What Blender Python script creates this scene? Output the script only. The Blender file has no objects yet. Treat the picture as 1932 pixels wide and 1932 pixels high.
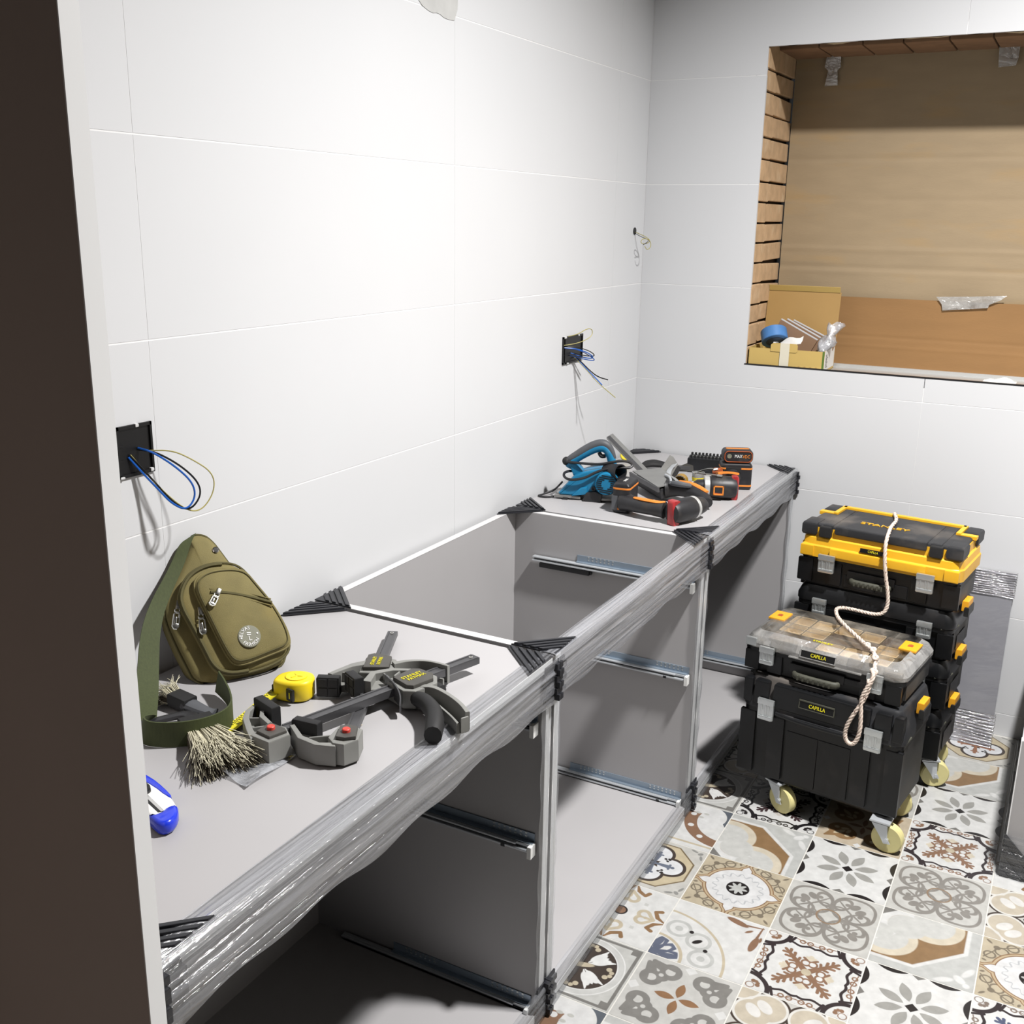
import bpy, bmesh, math, random
from mathutils import Vector, Matrix
random.seed(7)
SC = bpy.context.scene
COL = SC.collection
PI = math.pi

# ------------------------------------------------------------------ camera, light, exposure
def look_matrix(pos, pitch, yaw, roll):
    f = Vector((-math.sin(yaw)*math.cos(pitch), math.cos(yaw)*math.cos(pitch), math.sin(pitch)))
    r = Vector((math.cos(yaw), math.sin(yaw), 0)); u = r.cross(f)
    c, s = math.cos(roll), math.sin(roll)
    r2 = r*c+u*s; u2 = u*c-r*s
    m = Matrix((r2, u2, -f)).transposed().to_4x4(); m.translation = pos
    return m
cam_d = bpy.data.cameras.new('camera'); cam = bpy.data.objects.new('camera', cam_d); COL.objects.link(cam)
cam.matrix_world = look_matrix(Vector((1.2665, -3.1984, 1.4567)), -.2709, .4933, .0161)
cam_d.sensor_fit = 'HORIZONTAL'; cam_d.sensor_width = 36; cam_d.lens = 36*1982.54/1932; cam_d.clip_start = .02
SC.camera = cam
world = bpy.data.worlds.new('world'); SC.world = world; world.use_nodes = True
bg = world.node_tree.nodes['Background']; bg.inputs[0].default_value = (.9, .95, 1, 1); bg.inputs[1].default_value = .03
def area(name, loc, size, power, rot=(0, 0, 0), col=(1, 1, 1), spread=PI, shape='DISK'):
    d = bpy.data.lights.new(name, 'AREA'); d.shape = shape; d.size = size; d.energy = power; d.color = col; d.spread = spread
    o = bpy.data.objects.new(name, d); COL.objects.link(o); o.location = loc; o.rotation_euler = rot
    return o
area('ceiling_lamp_light', (1.5, -1.3, 2.85), .16, 150, col=(1, .985, .97), spread=math.radians(141))
SC.cycles.diffuse_bounces = 1
SC.view_settings.view_transform = 'Standard'; SC.view_settings.look = 'None'
SC.view_settings.gamma = 1; SC.view_settings.use_curve_mapping = False; SC.view_settings.exposure = -.7

# ------------------------------------------------------------------ materials
def lin(c):
    return tuple(((v/255)/12.92 if v/255 <= .04045 else ((v/255+.055)/1.055)**2.4) for v in c)+(1,)
def pm(name, col, rough=.5, metal=0, var=.0, scale=40, bump=0, bscale=200, spec=.5, stretch=(1, 1, 1), dirt=None, dscale=6, dlo=.55, dhi=.75, coat=0, emit=0):
    m = bpy.data.materials.new(name); m.use_nodes = True; nt = m.node_tree; N = nt.nodes; L = nt.links
    b = N['Principled BSDF']; b.inputs['Roughness'].default_value = rough; b.inputs['Metallic'].default_value = metal
    b.inputs['Specular IOR Level'].default_value = spec; b.inputs['Coat Weight'].default_value = coat
    c = lin(col); b.inputs['Base Color'].default_value = c
    if emit: b.inputs['Emission Color'].default_value = c; b.inputs['Emission Strength'].default_value = emit
    tc = N.new('ShaderNodeTexCoord'); mp = N.new('ShaderNodeMapping'); mp.inputs['Scale'].default_value = stretch
    L.new(tc.outputs['Object'], mp.inputs['Vector'])
    def noise(s, det=4):
        n = N.new('ShaderNodeTexNoise'); n.inputs['Scale'].default_value = s; n.inputs['Detail'].default_value = det
        L.new(mp.outputs[0], n.inputs['Vector']); return n
    src = None
    if var:
        n = noise(scale); mr = N.new('ShaderNodeMapRange'); mr.inputs[1].default_value = .3; mr.inputs[2].default_value = .7
        mr.inputs[3].default_value = 1-var; mr.inputs[4].default_value = 1+var
        L.new(n.outputs['Fac'], mr.inputs[0])
        mx = N.new('ShaderNodeVectorMath'); mx.operation = 'SCALE'; mx.inputs[0].default_value = c[:3]
        L.new(mr.outputs[0], mx.inputs['Scale']); src = mx.outputs[0]
    if dirt:
        n = noise(dscale, 8); mr = N.new('ShaderNodeMapRange'); mr.inputs[1].default_value = dlo; mr.inputs[2].default_value = dhi
        L.new(n.outputs['Fac'], mr.inputs[0])
        mc = N.new('ShaderNodeMix'); mc.data_type = 'RGBA'; L.new(mr.outputs[0], mc.inputs[0])
        if src: L.new(src, mc.inputs[6])
        else: mc.inputs[6].default_value = c
        mc.inputs[7].default_value = lin(dirt); src = mc.outputs[2]
        ra = N.new('ShaderNodeMapRange'); ra.inputs[3].default_value = rough; ra.inputs[4].default_value = min(1, rough+.25)
        L.new(mr.outputs[0], ra.inputs[0]); L.new(ra.outputs[0], b.inputs['Roughness'])
    if src: L.new(src, b.inputs['Base Color'])
    if bump:
        n = noise(bscale, 3); bp = N.new('ShaderNodeBump'); bp.inputs['Strength'].default_value = bump; bp.inputs['Distance'].default_value = .002
        L.new(n.outputs['Fac'], bp.inputs['Height']); L.new(bp.outputs[0], b.inputs['Normal'])
    return m
def film_mat(name, stretch, dlo=.1, dhi=.55, gl=.35, col=(225, 228, 235), scale=1.0, rough=.16):
    """stretch wrap: clear sheet with milky streaks and glints where it is wrinkled"""
    m = bpy.data.materials.new(name); m.use_nodes = True; nt = m.node_tree; N = nt.nodes; L = nt.links
    for n in list(N): N.remove(n)
    out = N.new('ShaderNodeOutputMaterial'); tr = N.new('ShaderNodeBsdfTransparent'); gs = N.new('ShaderNodeBsdfGlossy'); df = N.new('ShaderNodeBsdfDiffuse')
    tr.inputs[0].default_value = (.93, .94, .95, 1); gs.inputs['Roughness'].default_value = rough; df.inputs[0].default_value = lin(col)
    tc = N.new('ShaderNodeTexCoord'); mp = N.new('ShaderNodeMapping'); mp.inputs['Scale'].default_value = tuple(s*scale for s in stretch)
    L.new(tc.outputs['Object'], mp.inputs[0])
    n1 = N.new('ShaderNodeTexNoise'); n1.inputs['Scale'].default_value = 1; n1.inputs['Detail'].default_value = 6; L.new(mp.outputs[0], n1.inputs['Vector'])
    n1.inputs['Distortion'].default_value = .6
    mr = N.new('ShaderNodeMapRange'); mr.inputs[1].default_value = .35; mr.inputs[2].default_value = .7; mr.inputs[3].default_value = dlo; mr.inputs[4].default_value = dhi
    L.new(n1.outputs['Fac'], mr.inputs[0])
    bp = N.new('ShaderNodeBump'); bp.inputs['Strength'].default_value = 1; bp.inputs['Distance'].default_value = .012
    L.new(n1.outputs['Fac'], bp.inputs['Height']); L.new(bp.outputs[0], gs.inputs['Normal'])
    m1 = N.new('ShaderNodeMixShader'); L.new(mr.outputs[0], m1.inputs[0]); L.new(tr.outputs[0], m1.inputs[1]); L.new(df.outputs[0], m1.inputs[2])
    lw = N.new('ShaderNodeLayerWeight'); lw.inputs[0].default_value = .25; L.new(bp.outputs[0], lw.inputs['Normal'])
    ma = N.new('ShaderNodeMath'); ma.operation = 'MULTIPLY_ADD'; ma.inputs[1].default_value = gl; ma.inputs[2].default_value = gl*.35; L.new(lw.outputs['Fresnel'], ma.inputs[0])
    m2 = N.new('ShaderNodeMixShader'); L.new(ma.outputs[0], m2.inputs[0]); L.new(m1.outputs[0], m2.inputs[1]); L.new(gs.outputs[0], m2.inputs[2])
    L.new(m2.outputs[0], out.inputs[0])
    return m
M = {}
def defm(k, *a, **kw): M[k] = pm(k, *a, **kw)
defm('wall_tile', (221, 222, 224), .4, var=.01, scale=3)
defm('grout', (246, 246, 246), .8)
defm('plaster', (214, 214, 214), .9, var=.05)
defm('floor_grout', (196, 194, 188), .9)
defm('bare_plaster', (120, 116, 110), .9, var=.06)
defm('plaster_smear', (196, 196, 194), .8, var=.06, scale=30)
defm('laminate', (176, 174, 175), .42, var=.012, scale=8)
defm('top_edge', (212, 211, 211), .45)
defm('laminate_edge', (246, 246, 246), .4)
defm('tall_panel', (180, 166, 158), .5, var=.02, scale=6)
defm('black_ribbed', (34, 35, 40), .38, spec=.5, var=.1)
defm('zinc', (206, 210, 214), .32, metal=.45, var=.04, scale=20)
defm('zinc_blue', (150, 164, 178), .32, metal=.5, var=.05, scale=15)
defm('dark_plastic', (26, 27, 30), .42, var=.15, scale=60)
defm('white_plastic', (238, 238, 236), .4)
defm('brick_shaded', (142, 110, 82), .9, var=.14, scale=25, bump=.4, bscale=120)  # lintel bricks: brick colour darkened for the shade on their undersides
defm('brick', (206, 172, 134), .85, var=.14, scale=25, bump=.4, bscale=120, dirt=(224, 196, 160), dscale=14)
defm('mortar_dark', (62, 46, 34), .95)
defm('cardboard', (170, 149, 119), .72, var=.05, scale=7, stretch=(1, 1, 4), bump=.12, bscale=90, dirt=(180, 152, 112), dscale=4)
defm('cardboard_orange', (156, 117, 73), .72, var=.05, scale=7, stretch=(1, 1, 4), bump=.12, bscale=90)
defm('box_card', (206, 176, 104), .6, var=.03, scale=12)
defm('box_inner', (178, 142, 86), .65, var=.03, scale=12)
defm('aluminium', (214, 214, 212), .3, metal=.5)
defm('bag', (124, 114, 70), .78, var=.12, scale=26, bump=.25, bscale=900, dirt=(136, 122, 76), dscale=16)
defm('bag_dark', (88, 82, 47), .8, var=.12, scale=30)
defm('strap', (66, 74, 40), .75, var=.12, scale=60, stretch=(6, 6, 1), bump=.2, bscale=700)
defm('chrome', (226, 226, 222), .12, metal=1)
defm('badge', (128, 128, 112), .5)
defm('badge_white', (242, 242, 240), .5)
defm('clamp_grey', (134, 134, 130), .5, var=.06, scale=30)
defm('clamp_plate', (76, 74, 70), .5, var=.08, scale=40)
defm('clamp_steel', (96, 96, 98), .38, metal=.6, var=.08, scale=30)
defm('rubber', (30, 30, 31), .62, var=.12, scale=80)
defm('red', (214, 70, 58), .45)
defm('yellow_ink', (232, 220, 40), .5)
defm('tape_yellow', (243, 214, 34), .42, var=.04, scale=20)
defm('blade_yellow', (214, 202, 40), .4, var=.06, scale=60)
defm('bristle', (214, 208, 182), .8, var=.12, scale=60)
defm('bristle_dark', (74, 66, 52), .85, var=.2, scale=60)
defm('knife_blue', (30, 58, 214), .25, coat=.3)
defm('tool_blue', (28, 124, 168), .4, var=.06, scale=30, dirt=(96, 140, 156), dscale=18, dlo=.6, dhi=.8)
defm('tool_grey', (84, 86, 90), .55, var=.08)
defm('tool_black', (36, 36, 39), .45, var=.14, scale=50, dirt=(58, 54, 50), dscale=26)
defm('orange', (226, 134, 50), .5, var=.05)
defm('rust_orange', (170, 82, 40), .6, var=.08)
defm('tool_red', (166, 44, 46), .35, coat=.2)
defm('steel_dull', (150, 150, 148), .4, metal=.55, var=.07, scale=25)
defm('gold', (190, 146, 44), .35, metal=.5)
defm('disc_yellow', (244, 222, 60), .5)
defm('box_black', (17, 18, 20), .38, var=.15, scale=30, dirt=(62, 56, 54), dscale=11, dlo=.6, dhi=.95, spec=.45)
defm('box_side', (30, 31, 32), .5, var=.15, scale=30, dirt=(90, 86, 80), dscale=8, dlo=.5, dhi=.85)
defm('box_yellow', (240, 182, 40), .42, var=.03, scale=12, dirt=(206, 160, 60), dscale=8, dlo=.6)
defm('box_top', (40, 41, 44), .55, var=.1, scale=18, dirt=(120, 112, 104), dscale=7, dlo=.45, dhi=.8)
defm('clip_yellow', (240, 170, 40), .4)
defm('latch', (206, 210, 210), .26, metal=.75, var=.04)
defm('grip_olive', (70, 70, 60), .6, var=.12, scale=60)
defm('bin', (238, 204, 154), .6, var=.08, scale=10, dirt=(206, 186, 156), dscale=9)
defm('bin_dark', (110, 92, 78), .7, var=.1)
defm('wheel', (222, 212, 150), .45, var=.06, scale=20)
defm('wheel_core', (186, 178, 96), .5)
defm('rope', (222, 204, 190), .8, var=.14, scale=160, bump=.3, bscale=500)
defm('rope_fleck', (104, 72, 58), .8)
defm('wire_blue', (30, 96, 190), .3)
defm('wire_black', (14, 14, 15), .35)
defm('wire_earth', (176, 166, 96), .4)
defm('socket_black', (12, 12, 13), .4)
defm('tape_blue', (74, 126, 186), .55, var=.05)
defm('tape_blue_side', (66, 84, 110), .6)
defm('paper', (230, 228, 224), .7)
defm('masking', (226, 220, 200), .6)
defm('green', (92, 122, 50), .6)
defm('board', (150, 118, 92), .7)
defm('board_face', (206, 206, 208), .4)
defm('daylight', (255, 255, 255), .5, emit=6)
defm('lilac_panel', (170, 168, 174), .4, var=.01)
defm('dust', (206, 194, 170), .95)
M['film'] = film_mat('film', (90, 2.2, 90), .02, .44, .5, col=(204, 206, 214), rough=.13)
M['film_x'] = film_mat('film_x', (2.2, 70, 70), .0, .08, .22)
M['film_z'] = film_mat('film_z', (60, 60, 2.2), .0, .22, .3)
M['film_silver'] = film_mat('film_silver', (3, 3, 150), .35, .8, .8, col=(190, 190, 200), rough=.1)
M['film_low'] = film_mat('film_low', (50, 3, 50), .0, .25, .3)
M['clear_tape'] = film_mat('clear_tape', (18, 18, 30), .25, .75, .5, col=(226, 222, 216))
M['clear_lid'] = film_mat('clear_lid', (14, 14, 14), .0, .16, .22, col=(226, 216, 200), rough=.12)
M['clear_lid_rim'] = film_mat('clear_lid_rim', (20, 20, 20), .26, .55, .5, col=(214, 212, 208), rough=.1)
M['clear_soft'] = film_mat('clear_soft', (30, 30, 30), .25, .6, .6, rough=.12)

# ------------------------------------------------------------------ mesh helpers
V = Vector
def area2(p): return sum(p[i][0]*p[(i+1) % len(p)][1]-p[(i+1) % len(p)][0]*p[i][1] for i in range(len(p)))
def inset(poly, d):
    n = len(poly); out = []
    for i in range(n):
        a, b, c = V(poly[i-1][:2]), V(poly[i][:2]), V(poly[(i+1) % n][:2])
        e1 = (b-a); e2 = (c-b)
        if e1.length < 1e-9 or e2.length < 1e-9: out.append((b.x, b.y)); continue
        e1.normalize(); e2.normalize()
        n1 = V((-e1.y, e1.x)); n2 = V((-e2.y, e2.x)); m = n1+n2
        if m.length < .2: m = n1
        else: m = m/max(m.length_squared/2, .45)
        q = b+m*d; out.append((q.x, q.y))
    return out
def smooth_poly(p, it=2):
    for _ in range(it):
        q = []
        for i in range(len(p)):
            a, b = V(p[i]), V(p[(i+1) % len(p)]); q += [tuple(a*.75+b*.25), tuple(a*.25+b*.75)]
        p = q
    return p
def smooth_path(p, it=2):
    for _ in range(it):
        q = [tuple(p[0])]
        for i in range(len(p)-1):
            a, b = V(p[i]), V(p[i+1]); q += [tuple(a*.75+b*.25), tuple(a*.25+b*.75)]
        q.append(tuple(p[-1])); p = q
    return [V(x) for x in p]
def rrect(w, d, r, n=4, cx=0, cy=0):
    o = []
    for k, (sx, sy) in enumerate(((1, -1), (1, 1), (-1, 1), (-1, -1))):
        for i in range(n+1):
            a = -PI/2+k*PI/2+i/n*PI/2
            o.append((cx+sx*(w/2-r)+r*math.cos(a), cy+sy*(d/2-r)+r*math.sin(a)))
    return o
def circ(r, n=24, cx=0, cy=0): return [(cx+r*math.cos(2*PI*i/n), cy+r*math.sin(2*PI*i/n)) for i in range(n)]
def resamp(R, m):
    o = []
    for i in range(m):
        x = i/(m-1)*(len(R)-1); k = min(int(x), len(R)-2); o.append(R[k]*(1-x+k)+R[k+1]*(x-k))
    return o
class MB:
    def __init__(s, T=None): s.v = []; s.f = []; s.T = T
    def add(s, vs, fs, T=None):
        o = len(s.v)
        for p in vs:
            p = V(p)
            if T is not None: p = T @ p
            if s.T is not None: p = s.T @ p
            s.v.append(p)
        s.f += [tuple(i+o for i in f) for f in fs]; return s
    def box(s, a, b, T=None, bev=0):
        if bev:
            x0, y0, z0 = a; x1, y1, z1 = b
            return s.prism([(x0, y0), (x1, y0), (x1, y1), (x0, y1)], z0, z1, bev, T)
        vs = [(x, y, z) for z in (a[2], b[2]) for y in (a[1], b[1]) for x in (a[0], b[0])]
        return s.add(vs, [(0, 2, 3, 1), (4, 5, 7, 6), (0, 1, 5, 4), (2, 6, 7, 3), (0, 4, 6, 2), (1, 3, 7, 5)], T)
    def loft(s, rings, T=None, cap=True, closed=True):
        n = len(rings[0]); vs = [p for r in rings for p in r]; fs = []
        for k in range(len(rings)-1):
            for i in range(n if closed else n-1):
                j = (i+1) % n; fs.append((k*n+i, k*n+j, (k+1)*n+j, (k+1)*n+i))
        if cap: fs.append(tuple(range(n))[::-1]); fs.append(tuple((len(rings)-1)*n+i for i in range(n)))
        return s.add(vs, fs, T)
    def prism(s, poly, z0, z1, bev=0, T=None, bot=True):
        if area2(poly) < 0: poly = poly[::-1]
        if not bev: rings = [(poly, z0), (poly, z1)]
        else:
            pi_ = inset(poly, bev); pm_ = inset(poly, bev*.3)
            rings = ([(pi_, z0), (pm_, z0+bev*.3)] if bot else [])+[(poly, z0+(bev if bot else 0)), (poly, z1-bev), (pm_, z1-bev*.3), (pi_, z1)]
        return s.loft([[(x, y, z) for x, y in p] for p, z in rings], T)
    def shells(s, w, d, r, levels, T=None, n=4, cap=True):
        """rounded rectangle rings: levels = (inset, z)"""
        return s.loft([[(x, y, z) for x, y in rrect(w-2*i, d-2*i, max(r-i*.5, .002), n)] for i, z in levels], T, cap)
    def tube(s, path, r, n=8, cap=True, closed=False, flat=None, T=None):
        P = [V(p) for p in path]; m = len(P); R = r if isinstance(r, (list, tuple)) else [r]*m
        if len(R) != m: R = resamp(R, m)
        rings = []; up = None
        for i in range(m):
            t = (P[(i+1) % m]-P[i-1]) if closed else (P[min(i+1, m-1)]-P[max(i-1, 0)])
            if t.length < 1e-9: t = V((0, 0, 1))
            t.normalize()
            if up is None:
                up = V((0, 0, 1)) if abs(t.z) < .9 else V((1, 0, 0))
            up = (up-t*up.dot(t)); up.normalize(); sd = t.cross(up)
            fa, fb = flat if flat else (1, 1)
            rings.append([P[i]+sd*(math.cos(2*PI*k/n)*R[i]*fa)+up*(math.sin(2*PI*k/n)*R[i]*fb) for k in range(n)])
        if closed: rings.append(rings[0])
        return s.loft(rings, T, cap and not closed)
    def lathe(s, prof, n=20, T=None):
        return s.loft([[(r*math.cos(2*PI*i/n), r*math.sin(2*PI*i/n), z) for i in range(n)] for r, z in prof], T)
    def ball(s, c, r, n=12, sc=(1, 1, 1)):
        pr = [(max(math.sin(PI*k/8), .02)*r, -math.cos(PI*k/8)*r) for k in range(9)]
        return s.lathe(pr, n, Matrix.Translation(c) @ Matrix.Diagonal((*sc, 1)))
    def ribbon(s, path, wv, th=.002, T=None):
        P = [V(p) for p in path]; m = len(P); W = [V(w) for w in wv] if isinstance(wv, list) else [V(wv)]*m
        if len(W) != m:
            W2 = []
            for i in range(m):
                x = i/(m-1)*(len(W)-1); k = min(int(x), len(W)-2); W2.append(W[k].lerp(W[k+1], x-k))
            W = W2
        rings = []
        for i in range(m):
            t = P[min(i+1, m-1)]-P[max(i-1, 0)]; nn = t.cross(W[i])
            nn = nn.normalized()*th/2 if nn.length > 1e-9 else V((0, 0, th/2))
            h = W[i]/2; rings.append([P[i]-h-nn, P[i]+h-nn, P[i]+h+nn, P[i]-h+nn])
        return s.loft(rings, T)
    def pillow(s, poly, w0, h, T=None, prof=((1, 0), (1.01, .35), (.985, .7), (.93, .9), (.8, 1), (.5, 1.04), (.2, 1.06), (.02, 1.06))):
        if area2(poly) < 0: poly = poly[::-1]
        cx = sum(p[0] for p in poly)/len(poly); cy = sum(p[1] for p in poly)/len(poly)
        return s.loft([[(cx+(x-cx)*k, cy+(y-cy)*k, w0+h*z) for x, y in poly] for k, z in prof], T)
    def sheet(s, nu, nv, fn, T=None):
        vs = [fn(i/nu, j/nv) for j in range(nv+1) for i in range(nu+1)]
        fs = [(j*(nu+1)+i, j*(nu+1)+i+1, (j+1)*(nu+1)+i+1, (j+1)*(nu+1)+i) for j in range(nv) for i in range(nu)]
        return s.add(vs, fs, T)
    def mesh(s, name, mat, ang=.6, smooth=True):
        me = bpy.data.meshes.new(name); me.from_pydata([tuple(p) for p in s.v], [], s.f); me.update()
        bm = bmesh.new(); bm.from_mesh(me); bmesh.ops.recalc_face_normals(bm, faces=bm.faces); bm.to_mesh(me); bm.free()
        if smooth:
            me.shade_smooth(); me.set_sharp_from_angle(angle=ang); me['wn'] = 1 if ang <= .6 else 0
        me.materials.append(M[mat] if isinstance(mat, str) else mat)
        return me
    def build(s, name, mat, parent=None, ang=.6, smooth=True, label=None):
        return put(name, s.mesh(name, mat, ang, smooth), parent, label=label)
def put(name, me, parent=None, loc=None, rot=None, label=None):
    o = bpy.data.objects.new(name, me); COL.objects.link(o)
    if parent is not None: o.parent = parent
    if loc is not None: o.location = loc
    if rot is not None: o.rotation_euler = rot
    if label: o['label'] = label
    if me is not None and me.get('wn'):
        w = o.modifiers.new('weighted_normal', 'WEIGHTED_NORMAL'); w.keep_sharp = True; w.weight = 100
    return o
GROUPS = dict(base_cabinet='base cabinets standing in the room', bar_clamp='bar clamps crossed on the counter', cordless_drill='cordless drills on the far cabinet', board='boards in the carton', paint_brush='brushes under the bag strap', socket_box='socket boxes in the left wall', toolbox='toolboxes of the rear stack', rolling_toolbox='rolling toolboxes at the stack bottoms')
def thing(name, label, cat, loc=(0, 0, 0), rz=0, group=None):
    group = group or GROUPS.get(name)
    o = bpy.data.objects.new(name, None); COL.objects.link(o); o.location = loc; o.rotation_euler = (0, 0, rz)
    o.empty_display_size = .05; o['label'] = label; o['category'] = cat
    if group: o['group'] = group
    return o
def parts(par, name, mat, L, bev, pre=None):
    """one object per piece"""
    return [MB(pre).box(a, c, bev=bev).build(name, mat, par) for a, c in L]
def tag(o, label, cat, group=None):
    o['label'] = label; o['category'] = cat
    if group: o['group'] = group
    return o
def struct(o, label=None):
    o['kind'] = 'structure'
    if label: o['label'] = label
    return o
def text_mesh(body, size, ext, sp=1.0):
    c = bpy.data.curves.new('t', 'FONT'); c.body = body; c.size = size; c.align_x = 'CENTER'; c.align_y = 'CENTER'; c.extrude = ext; c.resolution_u = 3; c.space_character = sp
    o = bpy.data.objects.new('t', c); COL.objects.link(o); bpy.context.view_layer.update()
    me = bpy.data.meshes.new_from_object(o.evaluated_get(bpy.context.evaluated_depsgraph_get())); bpy.data.objects.remove(o); bpy.data.curves.remove(c)
    r = ([v.co.copy() for v in me.vertices], [tuple(p.vertices) for p in me.polygons]); bpy.data.meshes.remove(me); return r
def text(name, body, size, mat, parent, T, ext=.0006, sx=1.0, sp=1.0):
    v, f = text_mesh(body, size, ext, sp)
    return MB(T @ Matrix.Diagonal((sx, 1, 1, 1))).add(v, f).build(name, mat, parent, smooth=False)
def frame(o, x, y):
    """matrix with origin o, x axis x, y axis y"""
    x = V(x).normalized(); y = V(y); z = x.cross(y).normalized(); y = z.cross(x)
    m = Matrix((x, y, z)).transposed().to_4x4(); m.translation = V(o); return m
def off(loc): return Matrix.Translation(-V(loc))
def mm(L, o=(0, 0)): return [(x/1000-o[0], y/1000-o[1]) for x, y in L]
TR = Matrix.Translation
RX = lambda a: Matrix.Rotation(a, 4, 'X')
RY = lambda a: Matrix.Rotation(a, 4, 'Y')
RZ = lambda a: Matrix.Rotation(a, 4, 'Z')

# ------------------------------------------------------------------ printed floor tiles: node patterns (distance fields in tile space -1..1)
class E:
    nt = None
    def __init__(s, k): s.k = k
    @staticmethod
    def op(o, *a, clamp=False):
        if all(not isinstance(x, E) for x in a): a = [E.const(a[0])]+list(a[1:])
        n = E.nt.nodes.new('ShaderNodeMath'); n.operation = o; n.use_clamp = clamp
        for i, x in enumerate(a):
            if isinstance(x, E): E.nt.links.new(x.k, n.inputs[i])
            else: n.inputs[i].default_value = x
        return E(n.outputs[0])
    @staticmethod
    def const(v):
        n = E.nt.nodes.new('ShaderNodeValue'); n.outputs[0].default_value = v; return E(n.outputs[0])
    def __add__(s, o): return E.op('ADD', s, o)
    __radd__ = __add__
    def __sub__(s, o): return E.op('SUBTRACT', s, o)
    def __rsub__(s, o): return E.op('SUBTRACT', o, s)
    def __mul__(s, o): return E.op('MULTIPLY', s, o)
    __rmul__ = __mul__
    def __neg__(s): return E.op('MULTIPLY', s, -1)
def mn(*a):
    r = a[0]
    for x in a[1:]: r = E.op('MINIMUM', r, x)
    return r
def mxx(*a):
    r = a[0]
    for x in a[1:]: r = E.op('MAXIMUM', r, x)
    return r
def ab(a): return E.op('ABSOLUTE', a)
def ln(x, y): return E.op('SQRT', x*x+y*y)
def ci(x, y, cx, cy, r): return ln(x-cx, y-cy)-r
def el(x, y, cx, cy, a, b, rot=0):
    x = x-cx; y = y-cy
    if rot:
        c, s = math.cos(rot), math.sin(rot); x, y = x*c+y*s, y*c-x*s
    return (ln(x*(1/a), y*(1/b))-1)*min(a, b)
def ring(d, w): return ab(d)-w
def sg(x, y, x0, y0, x1, y1, r0, r1=None):
    dx, dy = x1-x0, y1-y0; L2 = dx*dx+dy*dy
    t = E.op('MULTIPLY_ADD', x-x0, dx/L2, (y-y0)*(dy/L2), clamp=True)
    d = ln(x-x0-t*dx, y-y0-t*dy)
    return d-r0 if r1 is None else d-(t*(r1-r0)+r0)
def lens(t, s, L, w): return ab(s)-(1-(t*(1/L))*(t*(1/L)))*w
def sn(x, f, a): return E.op('SINE', x*f)*a
Wt = (224, 224, 222); LG = (196, 197, 194); MG = (164, 163, 158); DG = (128, 126, 122); BK = (44, 40, 40); BR = (144, 112, 90); GO = (148, 118, 84); BE = (200, 188, 164); CR = (216, 206, 186); BL = (102, 108, 126); SL = (98, 104, 112); DB = (72, 62, 56)
def tile_mat(name, fn):
    m = bpy.data.materials.new(name); m.use_nodes = True; nt = m.node_tree; E.nt = nt; N = nt.nodes; L = nt.links
    b = N['Principled BSDF']; b.inputs['Roughness'].default_value = .32; b.inputs['Specular IOR Level'].default_value = .4
    tc = N.new('ShaderNodeTexCoord'); sp = N.new('ShaderNodeSeparateXYZ'); L.new(tc.outputs['Object'], sp.inputs[0])
    x = E(sp.outputs[0])*10.; y = E(sp.outputs[1])*10.
    base, layers = fn(x, y)
    n = N.new('ShaderNodeTexNoise'); n.inputs['Scale'].default_value = 45; n.inputs['Detail'].default_value = 5; L.new(tc.outputs['Object'], n.inputs['Vector'])
    rgb = N.new('ShaderNodeRGB'); rgb.outputs[0].default_value = lin(base); cur = rgb.outputs[0]
    for d, c in layers:
        k = E.op('MULTIPLY_ADD', d, -70., .5, clamp=True)
        mx = N.new('ShaderNodeMix'); mx.data_type = 'RGBA'; L.new(k.k, mx.inputs[0]); L.new(cur, mx.inputs[6]); mx.inputs[7].default_value = lin(c); cur = mx.outputs[2]
    mr = N.new('ShaderNodeMapRange'); mr.inputs[1].default_value = .3; mr.inputs[2].default_value = .7; mr.inputs[3].default_value = .58; mr.inputs[4].default_value = .70
    L.new(n.outputs['Fac'], mr.inputs[0]); sc = N.new('ShaderNodeVectorMath'); sc.operation = 'SCALE'; L.new(cur, sc.inputs[0]); L.new(mr.outputs[0], sc.inputs['Scale'])
    L.new(sc.outputs[0], b.inputs['Base Color']); return m
def fold(x, y):
    a, b = ab(x), ab(y); return a, b, mxx(a, b), mn(a, b)
def P_star(x, y):
    a, b, u, v = fold(x, y); c, s = math.cos(PI/8), math.sin(PI/8); t = u*c+v*s; q = v*c-u*s
    return Wt, [(lens(t-.44, q, .27, .115), MG), (a+b-.13, BK), ((1-u)-(1-((v-.5)*(1/.31))*((v-.5)*(1/.31)))*.12, BK), ((1-u)+v*.85-.12, DG)]
def P_oct(x, y):
    a = (x+1)*.5; b = (1-y)*.5
    oc = mxx(a-.9, b-.9, (a+b)*.7071-.94)
    lob = mn(ci(a, b, .5, .08, .335), ci(a, b, .08, .5, .335)); lob2 = mn(ci(a, b, .5, .08, .24), ci(a, b, .08, .5, .24), ci(a, b, .27, .25, .2))
    lf = mn(el(a, b, .86, .86, .07, .045, .8), el(a, b, .72, .93, .1, .035, -.5), el(a, b, .93, .72, .035, .1, .5), ci(a, b, .93, .93, .035))
    wh = mxx(a+b-.62, -ci(a, b, .27, .25, .2), -ci(a, b, .45, .02, .14), -ci(a, b, .02, .45, .14))
    return LG, [(lf, Wt), (oc, Wt), (oc+.045, GO), (mxx(lob, oc+.045), CR), (lob2, (208, 208, 204)), (wh, Wt), (a+b-.14, DG)]
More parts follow.
